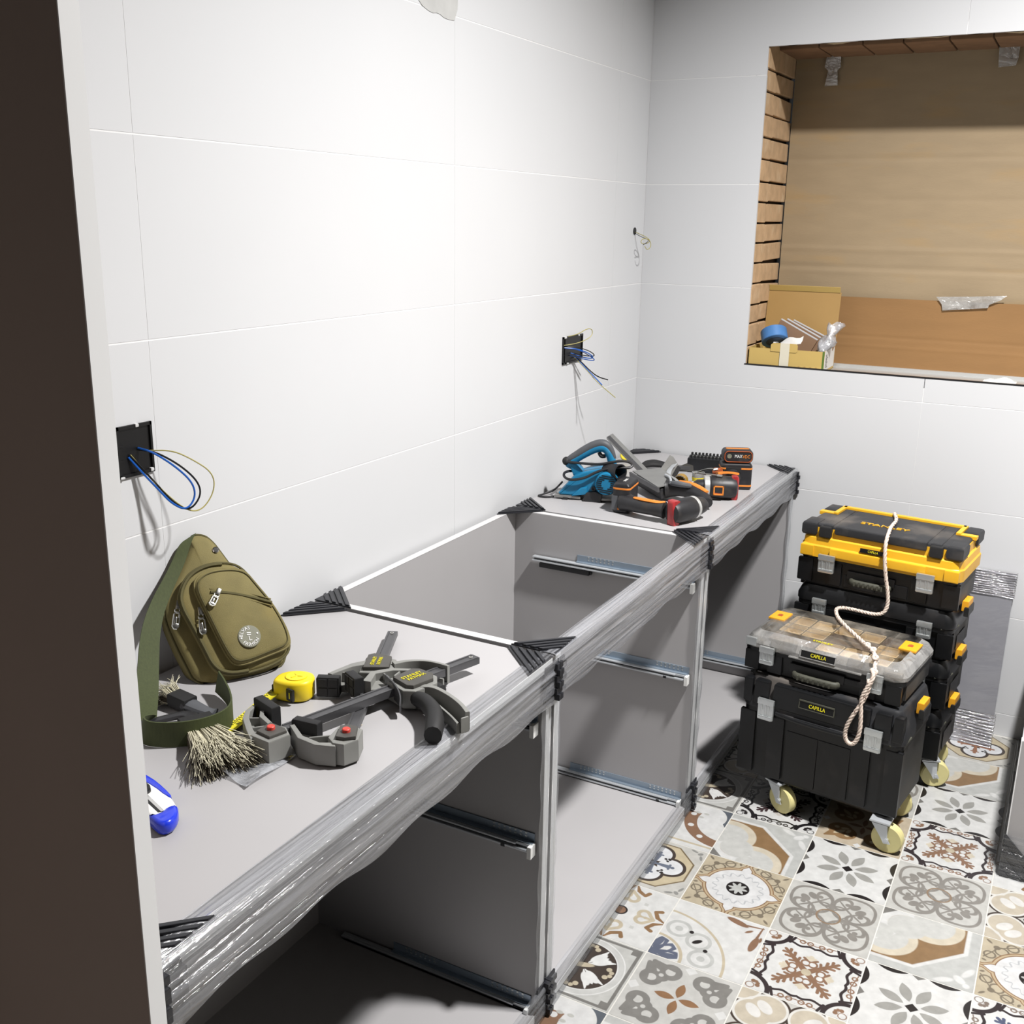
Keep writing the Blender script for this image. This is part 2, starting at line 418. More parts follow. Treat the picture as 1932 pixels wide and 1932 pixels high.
def P_snow(cb, cf, dark):
    def f(x, y):
        a, b, u, v = fold(x, y); t = (u+v)*.7071; s = (u-v)*.7071
        arm = mn(sg(t, s, .0, 0, .76, 0, .075, .035), sg(t, s, .46, .0, .58, .11, .03, .035), sg(t, s, .6, .0, .7, .09, .025, .035), sg(t, s, .34, .0, .42, .12, .035, .03), ring(ci(t, s, .25, .15, .085), .022), sg(t, s, .3, .22, .4, .21, .03, .03))
        fl = mn(ci(u, v, .5, 0, .055), el(u, v, .45, .05, .04, .07, -.6), sg(u, v, .34, 0, .46, 0, .008, .04))
        fr = mxx(ring(u-.78-sn(v, 16., .028), .032), v-.6)
        cr = mxx(ring(ln(u-1, v-1)-.46, .05), u-.99); cr2 = sg(u, v, .78, .52, .98, .44, .035, .03)
        cn = mn(ci(u, v, .78, .84, .05), ci(u, v, .86, .76, .05), ci(u, v, .8, .76, .04), ring(ci(u, v, .9, .9, .08), .01))
        cur = mxx(mn(ring(ci(u, v, .91, .12, .055), .016), ring(ci(u, v, .91, .28, .05), .016), sg(u, v, .88, .0, .96, .4, .012)), .84-u)
        return Wt, [(cur, cb), (cn, cb), (fr, dark), (cr, dark), (cr2, dark), (fl, CR if cf == BR else (204, 198, 190)), (arm, cf), (el(x, y, 0, 0, .1, .1), BE)]
    return f
def P_rings(x, y):
    a, b, u, v = fold(x, y); g = (146, 142, 136)
    o = ring(ln(E.op('POWER', ab(a-.46), 1.25), E.op('POWER', ab(b-.46), 1.25))-.36, .035)
    d = mn(o, ring(el(u, v, .58, .2, .24, .15, .5), .028), ring(el(u, v, .3, .2, .16, .2, .3), .025), el(u, v, .6, .46, .09, .13, -.8), sg(u, v, .22, .0, .46, .28, .018), ci(u, v, .62, .3, .06), sg(u, v, .46, .3, .74, .06, .03, .012))
    return (204, 203, 198), [(d, g), (ring(ci(x, y, 0, 0, .25), .02), (150, 128, 106)), (mn(sg(u, v, .0, .12, .12, .12, .01)), (150, 128, 106))]
def P_medal(x, y):
    a, b, u, v = fold(x, y); th = E.op('ARCTAN2', y, x); r = ln(x, y)
    w = mn(ci(a, b, 0, 0, .72), v+(u-1)*.42+sn(u, 22., .02))
    fl = mn(ring(ci(u, v, .84, .42, .11), .02), ring(ci(u, v, .62, .62, .13), .02), ci(u, v, .72, .72, .07), sg(u, v, .7, .7, .95, .3, .014), el(u, v, .88, .88, .08, .03, .8), el(u, v, .93, .2, .05, .03, .4))
    scr = ring(r-.52-E.op('SINE', th*16.)*.05, .012); dots = ring(r-.52-E.op('SINE', th*16.)*.05, .035)
    dots = mxx(dots, E.op('COSINE', th*16.)*.3+.2)
    pet = r-(E.op('COSINE', th*8.)*.05+.17)
    return (196, 184, 160), [(fl, (130, 120, 104)), (w-.07, (196, 176, 146)), (ring(w-.07, .012), (140, 108, 78)), (w, (226, 226, 226)), (ring(w, .012), (140, 108, 78)), (scr, (190, 192, 194)), (dots, (190, 192, 194)), (r-.26, BK), (pet, LG)]
def P_fan(x, y):
    r = ln(x+1, y+1); th = E.op('ARCTAN2', y+1, x+1)
    k = [(.3, 1.08), (.785, 1.16), (1.27, 1.08)]
    ri = [ci(x, y, -1+R*math.cos(t), -1+R*math.sin(t), .24) for t, R in k]
    bl = [ci(x, y, -1+R*math.cos(t), -1+R*math.sin(t), .085) for t, R in k[::2]]
    fan = mn(*[mxx(ring(el(x, y, -1+.36*math.cos(t), -1+.36*math.sin(t), .27, .1, t), .035)) for t in (.3, .785, 1.27)])
    lf = mn(sg(x, y, .92, .9, .56, .84, .015, .03), el(x, y, .36, .86, .26, .08, -.25), sg(x, y, .9, .92, .86, .5, .015, .03), el(x, y, .86, .3, .08, .26, -.1), el(x, y, .66, .66, .1, .035, .8), el(x, y, .95, .5, .03, .09))
    bd = mn(ci(x, y, -1+1.2*math.cos(.52), -1+1.2*math.sin(.52), .05), ci(x, y, -1+1.2*math.cos(1.05), -1+1.2*math.sin(1.05), .05), el(x, y, -1+1.13*.7071, -1+1.13*.7071, .12, .055, .785))
    return Wt, [(ring(r-.68, .035), BE), (ring(r-1.55, .03), BE), (ring(mn(*ri), .04), LG), (mn(*bl), LG), (bd, BK), (mxx(mn(fan, el(x, y, -.62, -.9, .2, .06, .3), el(x, y, -.9, -.62, .06, .2, -.3)), r-.62), BL), (lf, BR)]
def P_scroll(x, y):
    a, b, u, v = fold(x, y)
    h = ring(mn(ci(u, v, .52, .1, .12), sg(u, v, .55, .1, .74, 0, .1, .02)), .045)
    cl = mn(sg(u, v, .99, .03, .82, .12, .02, .05), sg(u, v, .82, .12, .72, .3, .05, .045), sg(u, v, .72, .3, .84, .36, .045, .05))
    return Wt, [(h, BE), (cl, (148, 116, 84)), (mxx(ab(u-.44), ab(v-.44))-.045, (204, 204, 200)), (ci(x, y, 0, 0, .16), BK), (ci(x, y, 0, 0, .12), BR)]
def P_quatre(spot):
    def f(x, y):
        a, b, u, v = fold(x, y); q = ln(u-.4, v); oc = mxx(u-.86, (a+b)*.7071-.86)
        lf = mn(el(u, v, .86, .86, .07, .05, .8), el(u, v, .92, .7, .1, .035, -1.2), el(u, v, .74, .9, .1, .03, .3))
        sp = mn(ci(u, v, .27, .2, .035), ci(u, v, .3, .28, .035), ci(u, v, .22, .25, .035)); cr = mn(sg(u, v, 0, 0, .36, 0, .03, .07), ci(u, v, .46, .0, .05), sg(u, v, .38, .0, .38, .09, .03))
        return (206, 204, 198), [(lf, (150, 150, 146)), (oc, (206, 192, 162)), (ring(oc, .02), (128, 112, 86)), (q-.38, DB), (q-.3, (230, 231, 233)), (cr, spot), (sp, BK)]
    return f
def P_band(x, y):
    d = ln(x-1.1, y-.4); r = ring(d-.98, .16); dots = mn(*[ci(x, y, 1.1+.98*math.cos(t), .4+.98*math.sin(t), .075) for t in (2.55, 3.05, 3.6, 4.15)])
    sl = mxx(x*.9+y*.5-1.0, -2.)
    return Wt, [(mxx(1.05-(x*.9+y*.6), -ci(x, y, .45, .55, .5)), SL), (ci(x, y, .4, .45, .52), (226, 226, 225)), (mxx(r, y-.6), BR), (dots, (228, 228, 226)), (ring(y+.82, .035), BE), (mn(*[el(x, y, cx, cy, .07, .045) for cx, cy in ((.2, .6), (.42, .62), (.34, .42))]), (196, 196, 190))]
def P_round(x, y):
    a, b, u, v = fold(x, y); r = ln(x, y)
    sp = mn(el(u, v, .34, .24, .2, .09, .6), sg(u, v, .34, .24, .6, .34, .08, .015), sg(u, v, .34, .24, .42, .48, .07, .015), sg(u, v, .3, .2, .12, .1, .06, .01))
    bl = mn(ci(u, v, .56, .12, .06), ci(u, v, .64, .05, .05), el(x, y, 0, 0, .26, .07, .3))
    br = mn(mxx(ab(u-.93)-.035, v-.99), mxx(ab(u-.86)-.1, ab(v-.86)-.1))
    return (202, 202, 198), [(br, DG), (r-.88, (208, 208, 205)), (ring(r-.88, .012), (234, 234, 232)), (ring(r-.73, .014), (234, 234, 232)), (r-.72, DB), (sp, (234, 234, 232)), (bl, BE)]
def P_clover(x, y, dk=(136, 134, 130), bs=(204, 203, 199), pt=(148, 112, 82)):
    a, b, u, v = fold(x, y)
    h = ring(mn(ci(u, v, .66, .36, .17), sg(u, v, .6, .6, .74, .74, .1, .02), ci(u, v, .5, .5, .12)), .07); k = mn(ci(u, v, .52, .3, .09), el(u, v, .82, .82, .1, .1))
    return bs, [(h, dk), (mn(sg(u, v, .76, .3, .84, .76, .05, .05)), dk), (lens(u-.25, v, .21, .09), pt), (mxx(ab(u-.9)+ab(v)-.13, -1.), Wt)]
def P_heart(x, y):
    a, b, u, v = fold(x-.0, y); o = mn(ci(u, v, .5, .38, .3), sg(u, v, .5, .5, .8, .8, .22, .03)); fl = mn(el(u, v, .5, .5, .17, .06, .8), el(u, v, .4, .3, .1, .05, .3), ci(u, v, .6, .3, .06))
    return (200, 186, 164), [(o, GO), (fl, (206, 190, 160)), (lens(u-.2, v, .18, .06), BR), (ab(u-.92)+ab(v)-.1, Wt)]
def P_lobes(x, y):
    a, b, u, v = fold(x, y); q = mn(ci(u, v, .62, .4, .42), ci(u, v, 1, .9, .3)); h = ring(ci(u, v, .66, .44, .22), .04)
    return (206, 204, 198), [(q-.03, DB), (q+.02, (228, 226, 220)), (q+.07, (204, 194, 176)), (el(u, v, .64, .46, .2, .12, .8), (228, 226, 222)), (mn(sg(u, v, 0, 0, .2, .0, .02), ci(u, v, .24, .0, .06)), BK)]
TM = {k: tile_mat('printed_tile_'+k, f) for k, f in dict(star=P_star, octagon=P_oct, snowflake=P_snow(BR, BR, (58, 50, 52)), blue_snowflake=P_snow((132, 118, 108), (84, 92, 118), (52, 44, 46)), shaded_snowflake=P_snow(BK, (70, 54, 56), (34, 32, 34)),  # third snowflake: print darkened for the shade beneath the rolling toolbox
      rings=P_rings, medallion=P_medal, fan=P_fan, scroll=P_scroll, quatrefoil=P_quatre((112, 120, 136)), rust_quatrefoil=P_quatre((158, 114, 90)), band=P_band, round=P_round, clover=P_clover, heart=P_heart, lobes=P_lobes).items()}

# ------------------------------------------------------------------ setting: floor, walls, window
ZT = .7328
XR, YN, ZC = 2.3, -4.3, 3.3
fl = struct(MB().box((-.1, YN, -.05), (XR, .01, -.0006)).build('floor', 'floor_grout', smooth=False), 'patterned cement-look floor tiles laid in a straight grid')
T0 = .2027; TX, TY = .6463, -1.4242
LAY = {(0, 0): ('fan', 0), (0, 1): ('medallion', 0), (0, 2): ('octagon', 1), (1, 0): ('snowflake', 0), (1, 1): ('rings', 0), (1, 2): ('star', 0), (2, 0): ('star', 0), (2, 1): ('octagon', 0), (2, 2): ('rings', 0), (2, 3): ('snowflake', 0), (2, 4): ('star', 0), (2, 5): ('octagon', 0), (2, 6): ('rust_quatrefoil', 0),
       (3, 0): ('blue_snowflake', 0), (3, 1): ('medallion', 0), (3, 2): ('lobes', 0), (3, -1): ('heart', 0), (0, 3): ('shaded_snowflake', 0), (1, 3): ('heart', 0), (-1, 0): ('scroll', 0), (-1, 1): ('quatrefoil', 0), (-1, 2): ('band', 0), (-1, 3): ('round', 0), (-1, -1): ('round', 0), (0, -1): ('clover', 0), (1, -1): ('lobes', 0), (-1, -2): ('band', 0), (2, -1): ('star', 0), (-1, 4): ('lobes', 0), (0, -2): ('octagon', 1), (1, -2): ('rust_quatrefoil', 0)}
tmesh = {}
for k in TM:
    tmesh[k] = MB().prism(rrect(T0-.0022, T0-.0022, .0015, 1), -.006, 0, .0008).mesh('floor_tile', TM[k])
kinds = list(TM)
for i in range(-1, 8):
    for j in range(-9, 7):
        k, q = LAY.get((i, j), (None, 0))
        if k is None:
            if i <= 3 and j >= -3: k = ('scroll', 'clover', 'round', 'rings')[(i*3+j*5) % 4]
            else: k, q = kinds[(i*7+j*11+i*j) % len(kinds)], (i+j) % 4
        put('floor_tile', tmesh[k], fl, (TX+(i+.5)*T0, TY+(j+.5)*T0, 0), (0, 0, q*PI/2))

ceil = struct(MB().box((-.1, YN, ZC), (XR+.1, .3, ZC+.1)).build('ceiling', 'bare_plaster', smooth=False), 'bare plastered ceiling above the room')
ROWS = [(.0, .07)]+[(.07+.3*k, .37+.3*k) for k in range(10)]+[(3.07, ZC)]
wl = struct(MB().box((-.1, YN, -.05), (-.0005, .3, ZC)).build('wall_left', 'grout', smooth=False), 'long white tiled wall behind the row of base cabinets')
YJ = [-.0]+[-.233-.9*k for k in range(5)]+[YN]
G = .0009
def wtile(poly2, T, par):
    if len(poly2) == 4:
        p = [(x+(.0004 if i in (0, 3) else -.0004), z+(.0012 if i < 2 else -.0012)) for i, (x, z) in enumerate(poly2)]
    else: p = inset(poly2 if area2(poly2) > 0 else poly2[::-1], G)
    MB().prism(p, 0, .0095, .0003, T, bot=False).build('wall_tile', 'wall_tile', par)
LT = Matrix(((0, 0, 1, -.0095), (1, 0, 0, 0), (0, 1, 0, 0), (0, 0, 0, 1)))          # plan (y,z) -> x proud of the wall
for z0, z1 in ROWS:
    for a, b in zip(YJ[1:], YJ[:-1]): wtile([(a, z0), (b, z0), (b, z1), (a, z1)], LT, wl)
# back wall with the window opening
WX0, WX1, WZ0, WZ1, WD = .356, 1.75, 1.042, 1.945, .25
b = MB(); TH = .4
b.box((-.1, .0005, -.05), (WX0-.03, TH, ZC)); b.box((WX1, .0005, -.05), (XR, TH, ZC)); b.box((WX0-.03, .0005, -.05), (WX1, TH, WZ0-.031)); b.box((WX0-.03, .0016, WZ1+.03), (WX1, TH, ZC))
b.box((WX0-.031, .0005, WZ0-.03), (WX0-.001, .0105, WZ1+.03)); b.box((WX0-.03, .0005, WZ1+.001), (WX1, .0105, WZ1+.031))
wb = struct(b.build('wall_back', 'grout', smooth=False), 'white tiled end wall with a boarded-up window opening')
BT = Matrix(((1, 0, 0, 0), (0, 0, -1, .0095), (0, 1, 0, 0), (0, 0, 0, 1)))
XJ = [0, .88, 1.78, XR]
for z0, z1 in ROWS:
    for a, c in zip(XJ[:-1], XJ[1:]):
        if z1 <= WZ0 or z0 >= WZ1 or a >= WX1: wtile([(a, z0), (c, z0), (c, z1), (a, z1)], BT, wb); continue
        l, r = max(a, 0) if a < WX0 else a, c
        if z0 < WZ0 < z1:
            if a == 0: wtile([(0, z0), (c, z0), (c, WZ0), (WX0, WZ0), (WX0, z1), (0, z1)], BT, wb)
            else: wtile([(a, z0), (c, z0), (c, z1), (WX1, z1), (WX1, WZ0), (a, WZ0)], BT, wb)
        elif z0 < WZ1 < z1:
            if a == 0: wtile([(0, z0), (WX0, z0), (WX0, WZ1), (c, WZ1), (c, z1), (0, z1)], BT, wb)
            else: wtile([(WX1, z0), (c, z0), (c, z1), (a, z1), (a, WZ1), (WX1, WZ1)], BT, wb)
        else:
            if a == 0: wtile([(0, z0), (WX0, z0), (WX0, z1), (0, z1)], BT, wb)
            else: wtile([(WX1, z0), (c, z0), (c, z1), (WX1, z1)], BT, wb)
struct(MB().box((XR, YN, -.05), (XR+.1, .3, ZC)).build('wall_right', 'bare_plaster', smooth=False), 'bare plastered wall on the right side')
# bricks of the left reveal and of the lintel
rnd = random.Random(3)
zs = [1.0265, 1.093, 1.16, 1.217, 1.28, 1.341, 1.40, 1.458, 1.519, 1.577, 1.641, 1.702, 1.765, 1.828, 1.887, 1.962]
MB().box((WX0-.031, .012, WZ0-.01), (WX0-.018, .34, WZ1+.03)).build('reveal_mortar', 'mortar_dark', wb, smooth=False)
for z0, z1 in zip(zs[:-1], zs[1:]):
    t = rnd.uniform(-.05, .05)
    poly = [(.006, z0+.004), (.105, z0+.003+.01*t), (.112, z0+.006), (.312, z0+.005+t*.1), (.312, z1-.003+t*.1), (.12, z1-.002), (.11, z1-.006), (.1, z1-.001), (.006, z1-.002)]
    x = rnd.uniform(-.003, .003)
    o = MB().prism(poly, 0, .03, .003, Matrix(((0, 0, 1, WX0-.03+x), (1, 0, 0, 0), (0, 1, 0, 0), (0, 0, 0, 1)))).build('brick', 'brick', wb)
MB().box((WX0-.02, .012, WZ1+.022), (WX1, .34, WZ1+.03)).build('lintel_mortar', 'mortar_dark', wb, smooth=False)
x = WX0
while x < WX1-.02:
    w = rnd.uniform(.1, .125); o = MB().box((x, .105, WZ1+.004), (min(x+w-.004, WX1), .315, WZ1+.024), bev=.003).build('brick', 'brick_shaded', wb); x += w
MB().sheet(60, 3, lambda u, v: (WX0-.004+u*(WX1-WX0), .002+v*.1, WZ1+.001+.014*v+.003*math.sin(u*37)*v+.002*math.sin(u*91))).build('lintel_render', pm('lintel_render', (206, 190, 160), .9, var=.12, scale=20, bump=.5, bscale=80), wb)
# sill profile
MB().box((WX0-.004, -.0006, WZ0-.0035), (WX1, .0094, WZ0+.0004)).build('sill_gap_shade', 'dark_plastic', wb, smooth=False)  # solid dark strip imitates the shade in the gap below the sill
b = MB(); b.box((WX0-.03, .0097, WZ0-.03), (WX1, .016, WZ0-.001)); b.box((WX0-.03, .0155, WZ0-.03), (WX1, .35, WZ0-.0165)); b.box((WX0+.2, .012, WZ0-.017), (WX1, .03, WZ0-.011), bev=.001); b.box((WX0+.2, .06, WZ0-.017), (WX1, .066, WZ0-.009), bev=.001); b.box((WX0+.2, .22, WZ0-.017), (WX1, .232, WZ0-.006), bev=.001)
b.build('sill_profile', 'aluminium', wb)
w1 = thing('window_1', 'window opening behind cardboard leaking two specks of daylight', 'window'); w1['kind'] = 'structure'; del w1['category']
for x0, x1 in ((.628, .646), (.807, .824)): MB().box((x0, .312, 1.95), (x1, .316, 1.968)).build('pane', 'daylight', w1, smooth=False)
# plaster smear at the top of the left wall
MB().prism(smooth_poly([(-1.29, 1.9), (-1.27, 1.872), (-1.225, 1.861), (-1.20, 1.866), (-1.17, 1.858), (-1.125, 1.862), (-1.12, 1.95), (-1.28, 1.95)], 1), 0, .0012, .0004, Matrix(((0, 0, 1, 0), (1, 0, 0, 0), (0, 1, 0, 0), (0, 0, 0, 1)))).build('plaster_smear', 'plaster_smear', wl)

# ------------------------------------------------------------------ cardboard over the window
def sheet_thing(name, label, y, z0, z1, mat, creases, x0=WX0+.004, x1=WX1-.005, notch=()):
    def f(u, v, s):
        z = z0+(z1-z0)*v
        d = sum(a*math.exp(-((z-c)/.006)**2) for c, a in creases)
        return (x0+(x1-x0)*u, y+d+.004*math.sin(u*5+z*3)+s, z)
    b = MB(); b.sheet(24, 120, lambda u, v: f(u, v, 0)); b.sheet(24, 120, lambda u, v: f(u, v, .004))
    return tag(b.build(name, mat, ang=.8), label, 'cardboard')
cs = sheet_thing('cardboard_sheet', 'large tan cardboard sheet blocking the window opening above the orange sheet', .302, 1.222, 1.9605, 'cardboard', [(1.655, .0016), (1.535, .0007), (1.385, -.0016), (1.33, .0016), (1.315, -.0008)])
cl = sheet_thing('cardboard_sheet', 'orange-brown cardboard strip along the bottom of the window opening', .288, 1.0265, 1.24, 'cardboard_orange', [(1.12, .0008), (1.09, -.0006)])
def tape(poly, y, par, name='tape_strip'):
    p = smooth_poly([tuple(q) for q in poly], 0)
    MB().prism([(x, z) for x, z in p], 0, .0012, 0, Matrix(((1, 0, 0, 0), (0, 0, 1, y), (0, 1, 0, 0), (0, 0, 0, 1)))).build(name, 'clear_tape', par)
tape([(.456, 1.956), (.497, 1.95), (.499, 1.92), (.49, 1.91), (.494, 1.868), (.455, 1.866), (.462, 1.91), (.45, 1.922)], .288, cs)
tape([(.936, 1.956), (.99, 1.953), (.989, 1.92), (.985, 1.90), (.94, 1.897), (.938, 1.92)], .288, cs)
tape([(.85, 1.252), (.95, 1.257), (1.045, 1.264), (1.03, 1.25), (1.0, 1.235), (.998, 1.226), (.872, 1.212), (.868, 1.23)], .2785, cl)
tag(MB().sheet(10, 6, lambda u, v: (1.03+.085*u, .012+.05*v, WZ0+.0+.016*math.sin(u*4+v*3)**2*math.sin(v*3.1)*math.sin(u*3.1))).sheet(10, 6, lambda u, v: (1.03+.085*u, .012+.05*v, WZ0-.0005+.016*math.sin(u*4+v*3)**2*math.sin(v*3.1)*math.sin(u*3.1))).build('tissue', 'paper'), 'crumpled white tissue lying on the window sill at the right', 'tissue')

# ------------------------------------------------------------------ tall cabinet at the left, film-wrapped cabinet at the right
tc = thing('tall_cabinet', 'tall brown-grey cabinet carcass with white front edges standing left of the counter', 'cabinet', (0, -2.9, 0))
T = off(tc.location)
for y0, y1 in ((-2.61, -2.5915), (-3.2, -3.182)):
    b = MB(T); b.box((.012, y0, 0), (.5585, y1, 2.2)).build('side_panel', 'tall_panel', tc, smooth=False)
    MB(T).box((.5586, y0-.0005, 0), (.56, y1+.0005, 2.2)).build('edge_band', 'laminate_edge', tc, smooth=False)
MB(T).box((.012, -3.182, 2.18), (.559, -2.61, 2.2)).build('top_panel', 'tall_panel', tc, smooth=False)
MB(T).box((.012, -3.182, 0), (.559, -2.61, .02)).build('bottom_panel', 'tall_panel', tc, smooth=False)
MB(T).box((.006, -3.2, 0), (.012, -2.5915, 2.2)).build('back_panel', 'tall_panel', tc, smooth=False)
for px, pz in ((.43, 1.44), (.43, 1.41), (.12, 1.44), (.12, 1.41)):
    MB(T @ TR((px, -2.6102, pz)) @ RX(PI/2)).lathe([(.0028, 0), (.0028, .0015), (.0005, .0016)], 10).build('shelf_pin_hole', 'dark_plastic', tc)
MB(T).box((.415, -2.614, 1.455), (.428, -2.61, 1.487), bev=.001).build('hinge_plate', 'tall_panel', tc)

def protector_mesh(fin=0, top=True):
    """folded corner guard: ribbed triangle on top, two short ribbed flanges down"""
    L = .088; b = MB()
    if top: b.prism([(0, 0), (L, 0), (0, L)], 0, .003, .0006)
    for k in range(4 if top else 0):
        s0, s1 = .30+.18*k, .30+.18*k+.10
        b.prism([(L*s0, .001), (L*s1, .001), (.001, L*s1), (.001, L*s0)], .0025, .0065, .0012)
    for k in range(6):
        z = -.012-.0115*k; d = .0035+.0025*(k % 2)
        b.box((-d, -d, z-.0085), (0, .03+.004*(k % 2), z+.0035), bev=.0012); b.box((0, -d, z-.0085), (.03+.004*(k % 2), 0, z+.0035), bev=.0012)
        e = .0125+.0035*(k % 2)
        if fin == 1: b.box((-.0055, -e, z-.0085), (.005-.003*(k % 2), 0, z+.0035), bev=.0014)
        if fin == 2: b.box((-e, -.0055, z-.0085), (0, .005-.003*(k % 2), z+.0035), bev=.0014)
    return b.mesh('corner_protector', 'black_ribbed')
PRO = protector_mesh(); PRO1 = protector_mesh(1); PRO2 = protector_mesh(2); PROB = [protector_mesh(k, False) for k in (1, 2)]
def runner_parts(par, x0, x1, y, z, sgn, dark=False):
    """drawer runner screwed to the inner face y of a side; sgn -1: faces -y"""
    S = lambda a, b: (y+sgn*a, y+sgn*b)
    def bx(b, xa, xb, ya, yb, za, zb, bev=0):
        p, q = sorted((y+sgn*ya, y+sgn*yb)); return b.box((xa, p, za), (xb, q, zb), bev=bev)
    b = MB(); bx(b, x0, x1, .004, .013, z-.009, z+.006, .0015); bx(b, x0, x1-.002, .013, .019, z-.007, z-.003, .0008); bx(b, x0, x1-.03, .013, .018, z+.002, z+.0055, .0008)
    r = b.build('drawer_runner', 'zinc', par)
    b = MB(); bx(b, x0+.12, x1, 0, .002, z-.004, z+.024); bx(b, x0+.12, x1, .002, .011, z+.0065, z+.008)
    b.build('bracket', 'zinc_blue', r)
    b = MB()
    for k in range(7):
        for q in range(2):
            for xs in (x0+.15, x1-.085): bx(b, xs+.011*k, xs+.011*k+.004, .002, .0026, z+.013+.007*q, z+.0165+.007*q)
    h = b.build('screw_holes', 'latch', r, smooth=False); h['kind'] = 'stuff'
    b = MB(); bx(b, x0+.02, x0+.16, .004, .017, z-.022, z-.009, .002); bx(b, x0+.16, x0+.165, .006, .014, z-.019, z-.011); b.build('damper', 'dark_plastic', r)
    b = MB(); bx(b, x1-.005, x1+.003, .003, .022, z-.018, z+.007, .0015); b.build('end_cap', 'white_plastic', r)
    b = MB(); bx(b, x0+.004, x1-.006, .0128, .0134, z-.0022, z+.0008); b.build('groove_shade', 'dark_plastic', r, smooth=False)  # raised dark strip stands in for the shade inside the rail's groove
    b = MB(); bx(b, x1-.06, x1-.052, .0185, .0196, z-.009, z-.003); b.build('release_catch', 'dark_plastic', r)
    return r
XF, XB, PT = .5395, .014, .02
def film_band(par, name, y0, y1, z0, z1, mat, seed, x=XF, amp=.0035, top=.03, n=110):
    rn = random.Random(seed); ph = [rn.uniform(0, 6) for _ in range(8)]
    def f(u, v):
        y = y0+(y1-y0)*u
        if v < .25:   # lies over the top edge
            k = v/.25; return (x+.0078-(top+.0078)*(1-k), y, z1+.0022+.0055*k*(1-k)*2+.0008*math.sin(9*u+ph[0]))
        k = (v-.25)/.75
        z = z1-(z1-z0)*k+.003*k*math.sin(u*13+ph[1])+.004*k*math.sin(u*31+ph[2])
        w = amp*(math.sin(k*22+ph[3]+2*math.sin(u*3+ph[4]))*.6+math.sin(k*41+ph[5]+3*math.sin(u*2+ph[6]))*.4)*math.sin(PI*min(1, k*1.6+.05))
        return (x+.0078+w*.7, y, z)
    b = MB(); b.sheet(n, 26, f); return b.build(name, mat, par, ang=3)
def cabinet(label, y0, y1, top, seed, runners, right_only=False):
    yc = (y0+y1)/2
    c = thing('base_cabinet', label, 'cabinet', (0, yc, 0), group=None)
    T = off(c.location)
    for a, e in ((y0, y0+PT), (y1-PT, y1)):
        MB(T).box((XB, a, 0), (XF-.0012, e, ZT-.0185 if top else ZT), bev=.0006).build('side_panel', 'laminate', c)
        MB(T).box((XF-.0011, a-.0002, 0), (XF, e+.0002, ZT-.0185 if top else ZT), bev=.0004).build('edge_band', 'laminate_edge', c)
    MB(T).box((XB, y0+PT, .006), (XF-.0012, y1-PT, .024), bev=.0006).build('bottom_panel', 'laminate', c)
    MB(T).box((XF-.0011, y0+PT, .006), (XF, y1-PT, .024), bev=.0004).build('edge_band', 'laminate_edge', c)
    MB(T).box((XB, y0+PT, .024), (XB+(.006 if top else .0175), y1-PT, ZT-(.02 if top else .0005))).build('back_panel', 'laminate', c, smooth=False)
    if top:
        MB(T).box((XB, y0, ZT-.018), (XF-.0012, y1, ZT), bev=.0008).build('top_panel', 'laminate', c)
        MB(T).box((XF-.0011, y0, ZT-.018), (XF, y1, ZT), bev=.0004).build('edge_band', 'laminate_edge', c)
        MB(T).box((XF-.022, y0+PT, ZT-.066), (XF-.004, y1-PT, ZT-.0185), bev=.0006).build('front_rail', 'laminate', c)
    else:
        MB(T).box((XB, y0+PT, ZT+.0001), (XB+.018, y1-PT, ZT+.0012), bev=.0004).build('edge_band', 'top_edge', c)
        [MB(T).box((XB+.02, a+.0004, ZT+.0001), (XF-.002, e-.0004, ZT+.0012), bev=.0004).build('edge_band', 'top_edge', c) for a, e in ((y0, y0+PT), (y1-PT, y1))]
        MB(T).box((XF-.03, y0+PT, ZT-.07), (XF-.002, y1-PT, ZT), bev=.0006).build('front_rail', 'laminate', c)
    k = MB(T); k.box((XF-.05, y0+.03, 0), (XF-.036, y1-.03, .006)); k.build('base_strip', 'dark_plastic', c, smooth=False)
    for z in runners:
        for sg_, yy in ((-1, y1-PT), (1, y0+PT)):
            runner_parts(c, .092, .524, yy-yc, z, sg_)
    for (x, y, r) in ((XB, y0, 0), (XF, y0, PI/2), (XF, y1, PI), (XB, y1, -PI/2)):
        put('corner_protector', PRO1 if r == PI/2 else PRO2 if r == PI else PRO, c, (x, y-yc, ZT+.0012), (0, 0, r))
    put('corner_protector', PROB[0], c, (XF, y0-yc, .084), (0, 0, PI/2)); put('corner_protector', PROB[1], c, (XF, y1-yc, .084), (0, 0, PI))
    film_band(c, 'stretch_film', y0-yc-.004, y1-yc+.004, ZT-.078, ZT, 'film', seed)
    film_band(c, 'stretch_film', y0-yc-.004, y1-yc+.004, .0, .062, 'film_low', seed+5, top=.004, amp=.002)
    for yy in (y0-yc, y1-yc):
        b = MB(); s = 1 if yy > 0 else -1
        b.sheet(3, 60, lambda u, v: (XF+.0025+.0012*math.sin(v*40+u*3)-.012*max(0, abs(u-.5)*2-.6), yy-s*.03+s*(u*.036), .01+(ZT-.06)*v)); b.build('stretch_film', 'film_z', c, ang=3)
    return c
cabinet('grey base cabinet nearest the camera, carrying the bag and clamps', -2.581, -1.690, True, 1, [.612, .373, .027])
cabinet('open-topped grey base cabinet in the middle of the row', -1.678, -.862, False, 2, [.618, .378, .034])
cabinet('grey base cabinet against the end wall, carrying the power tools', -.849, -.012, True, 3, [.066])

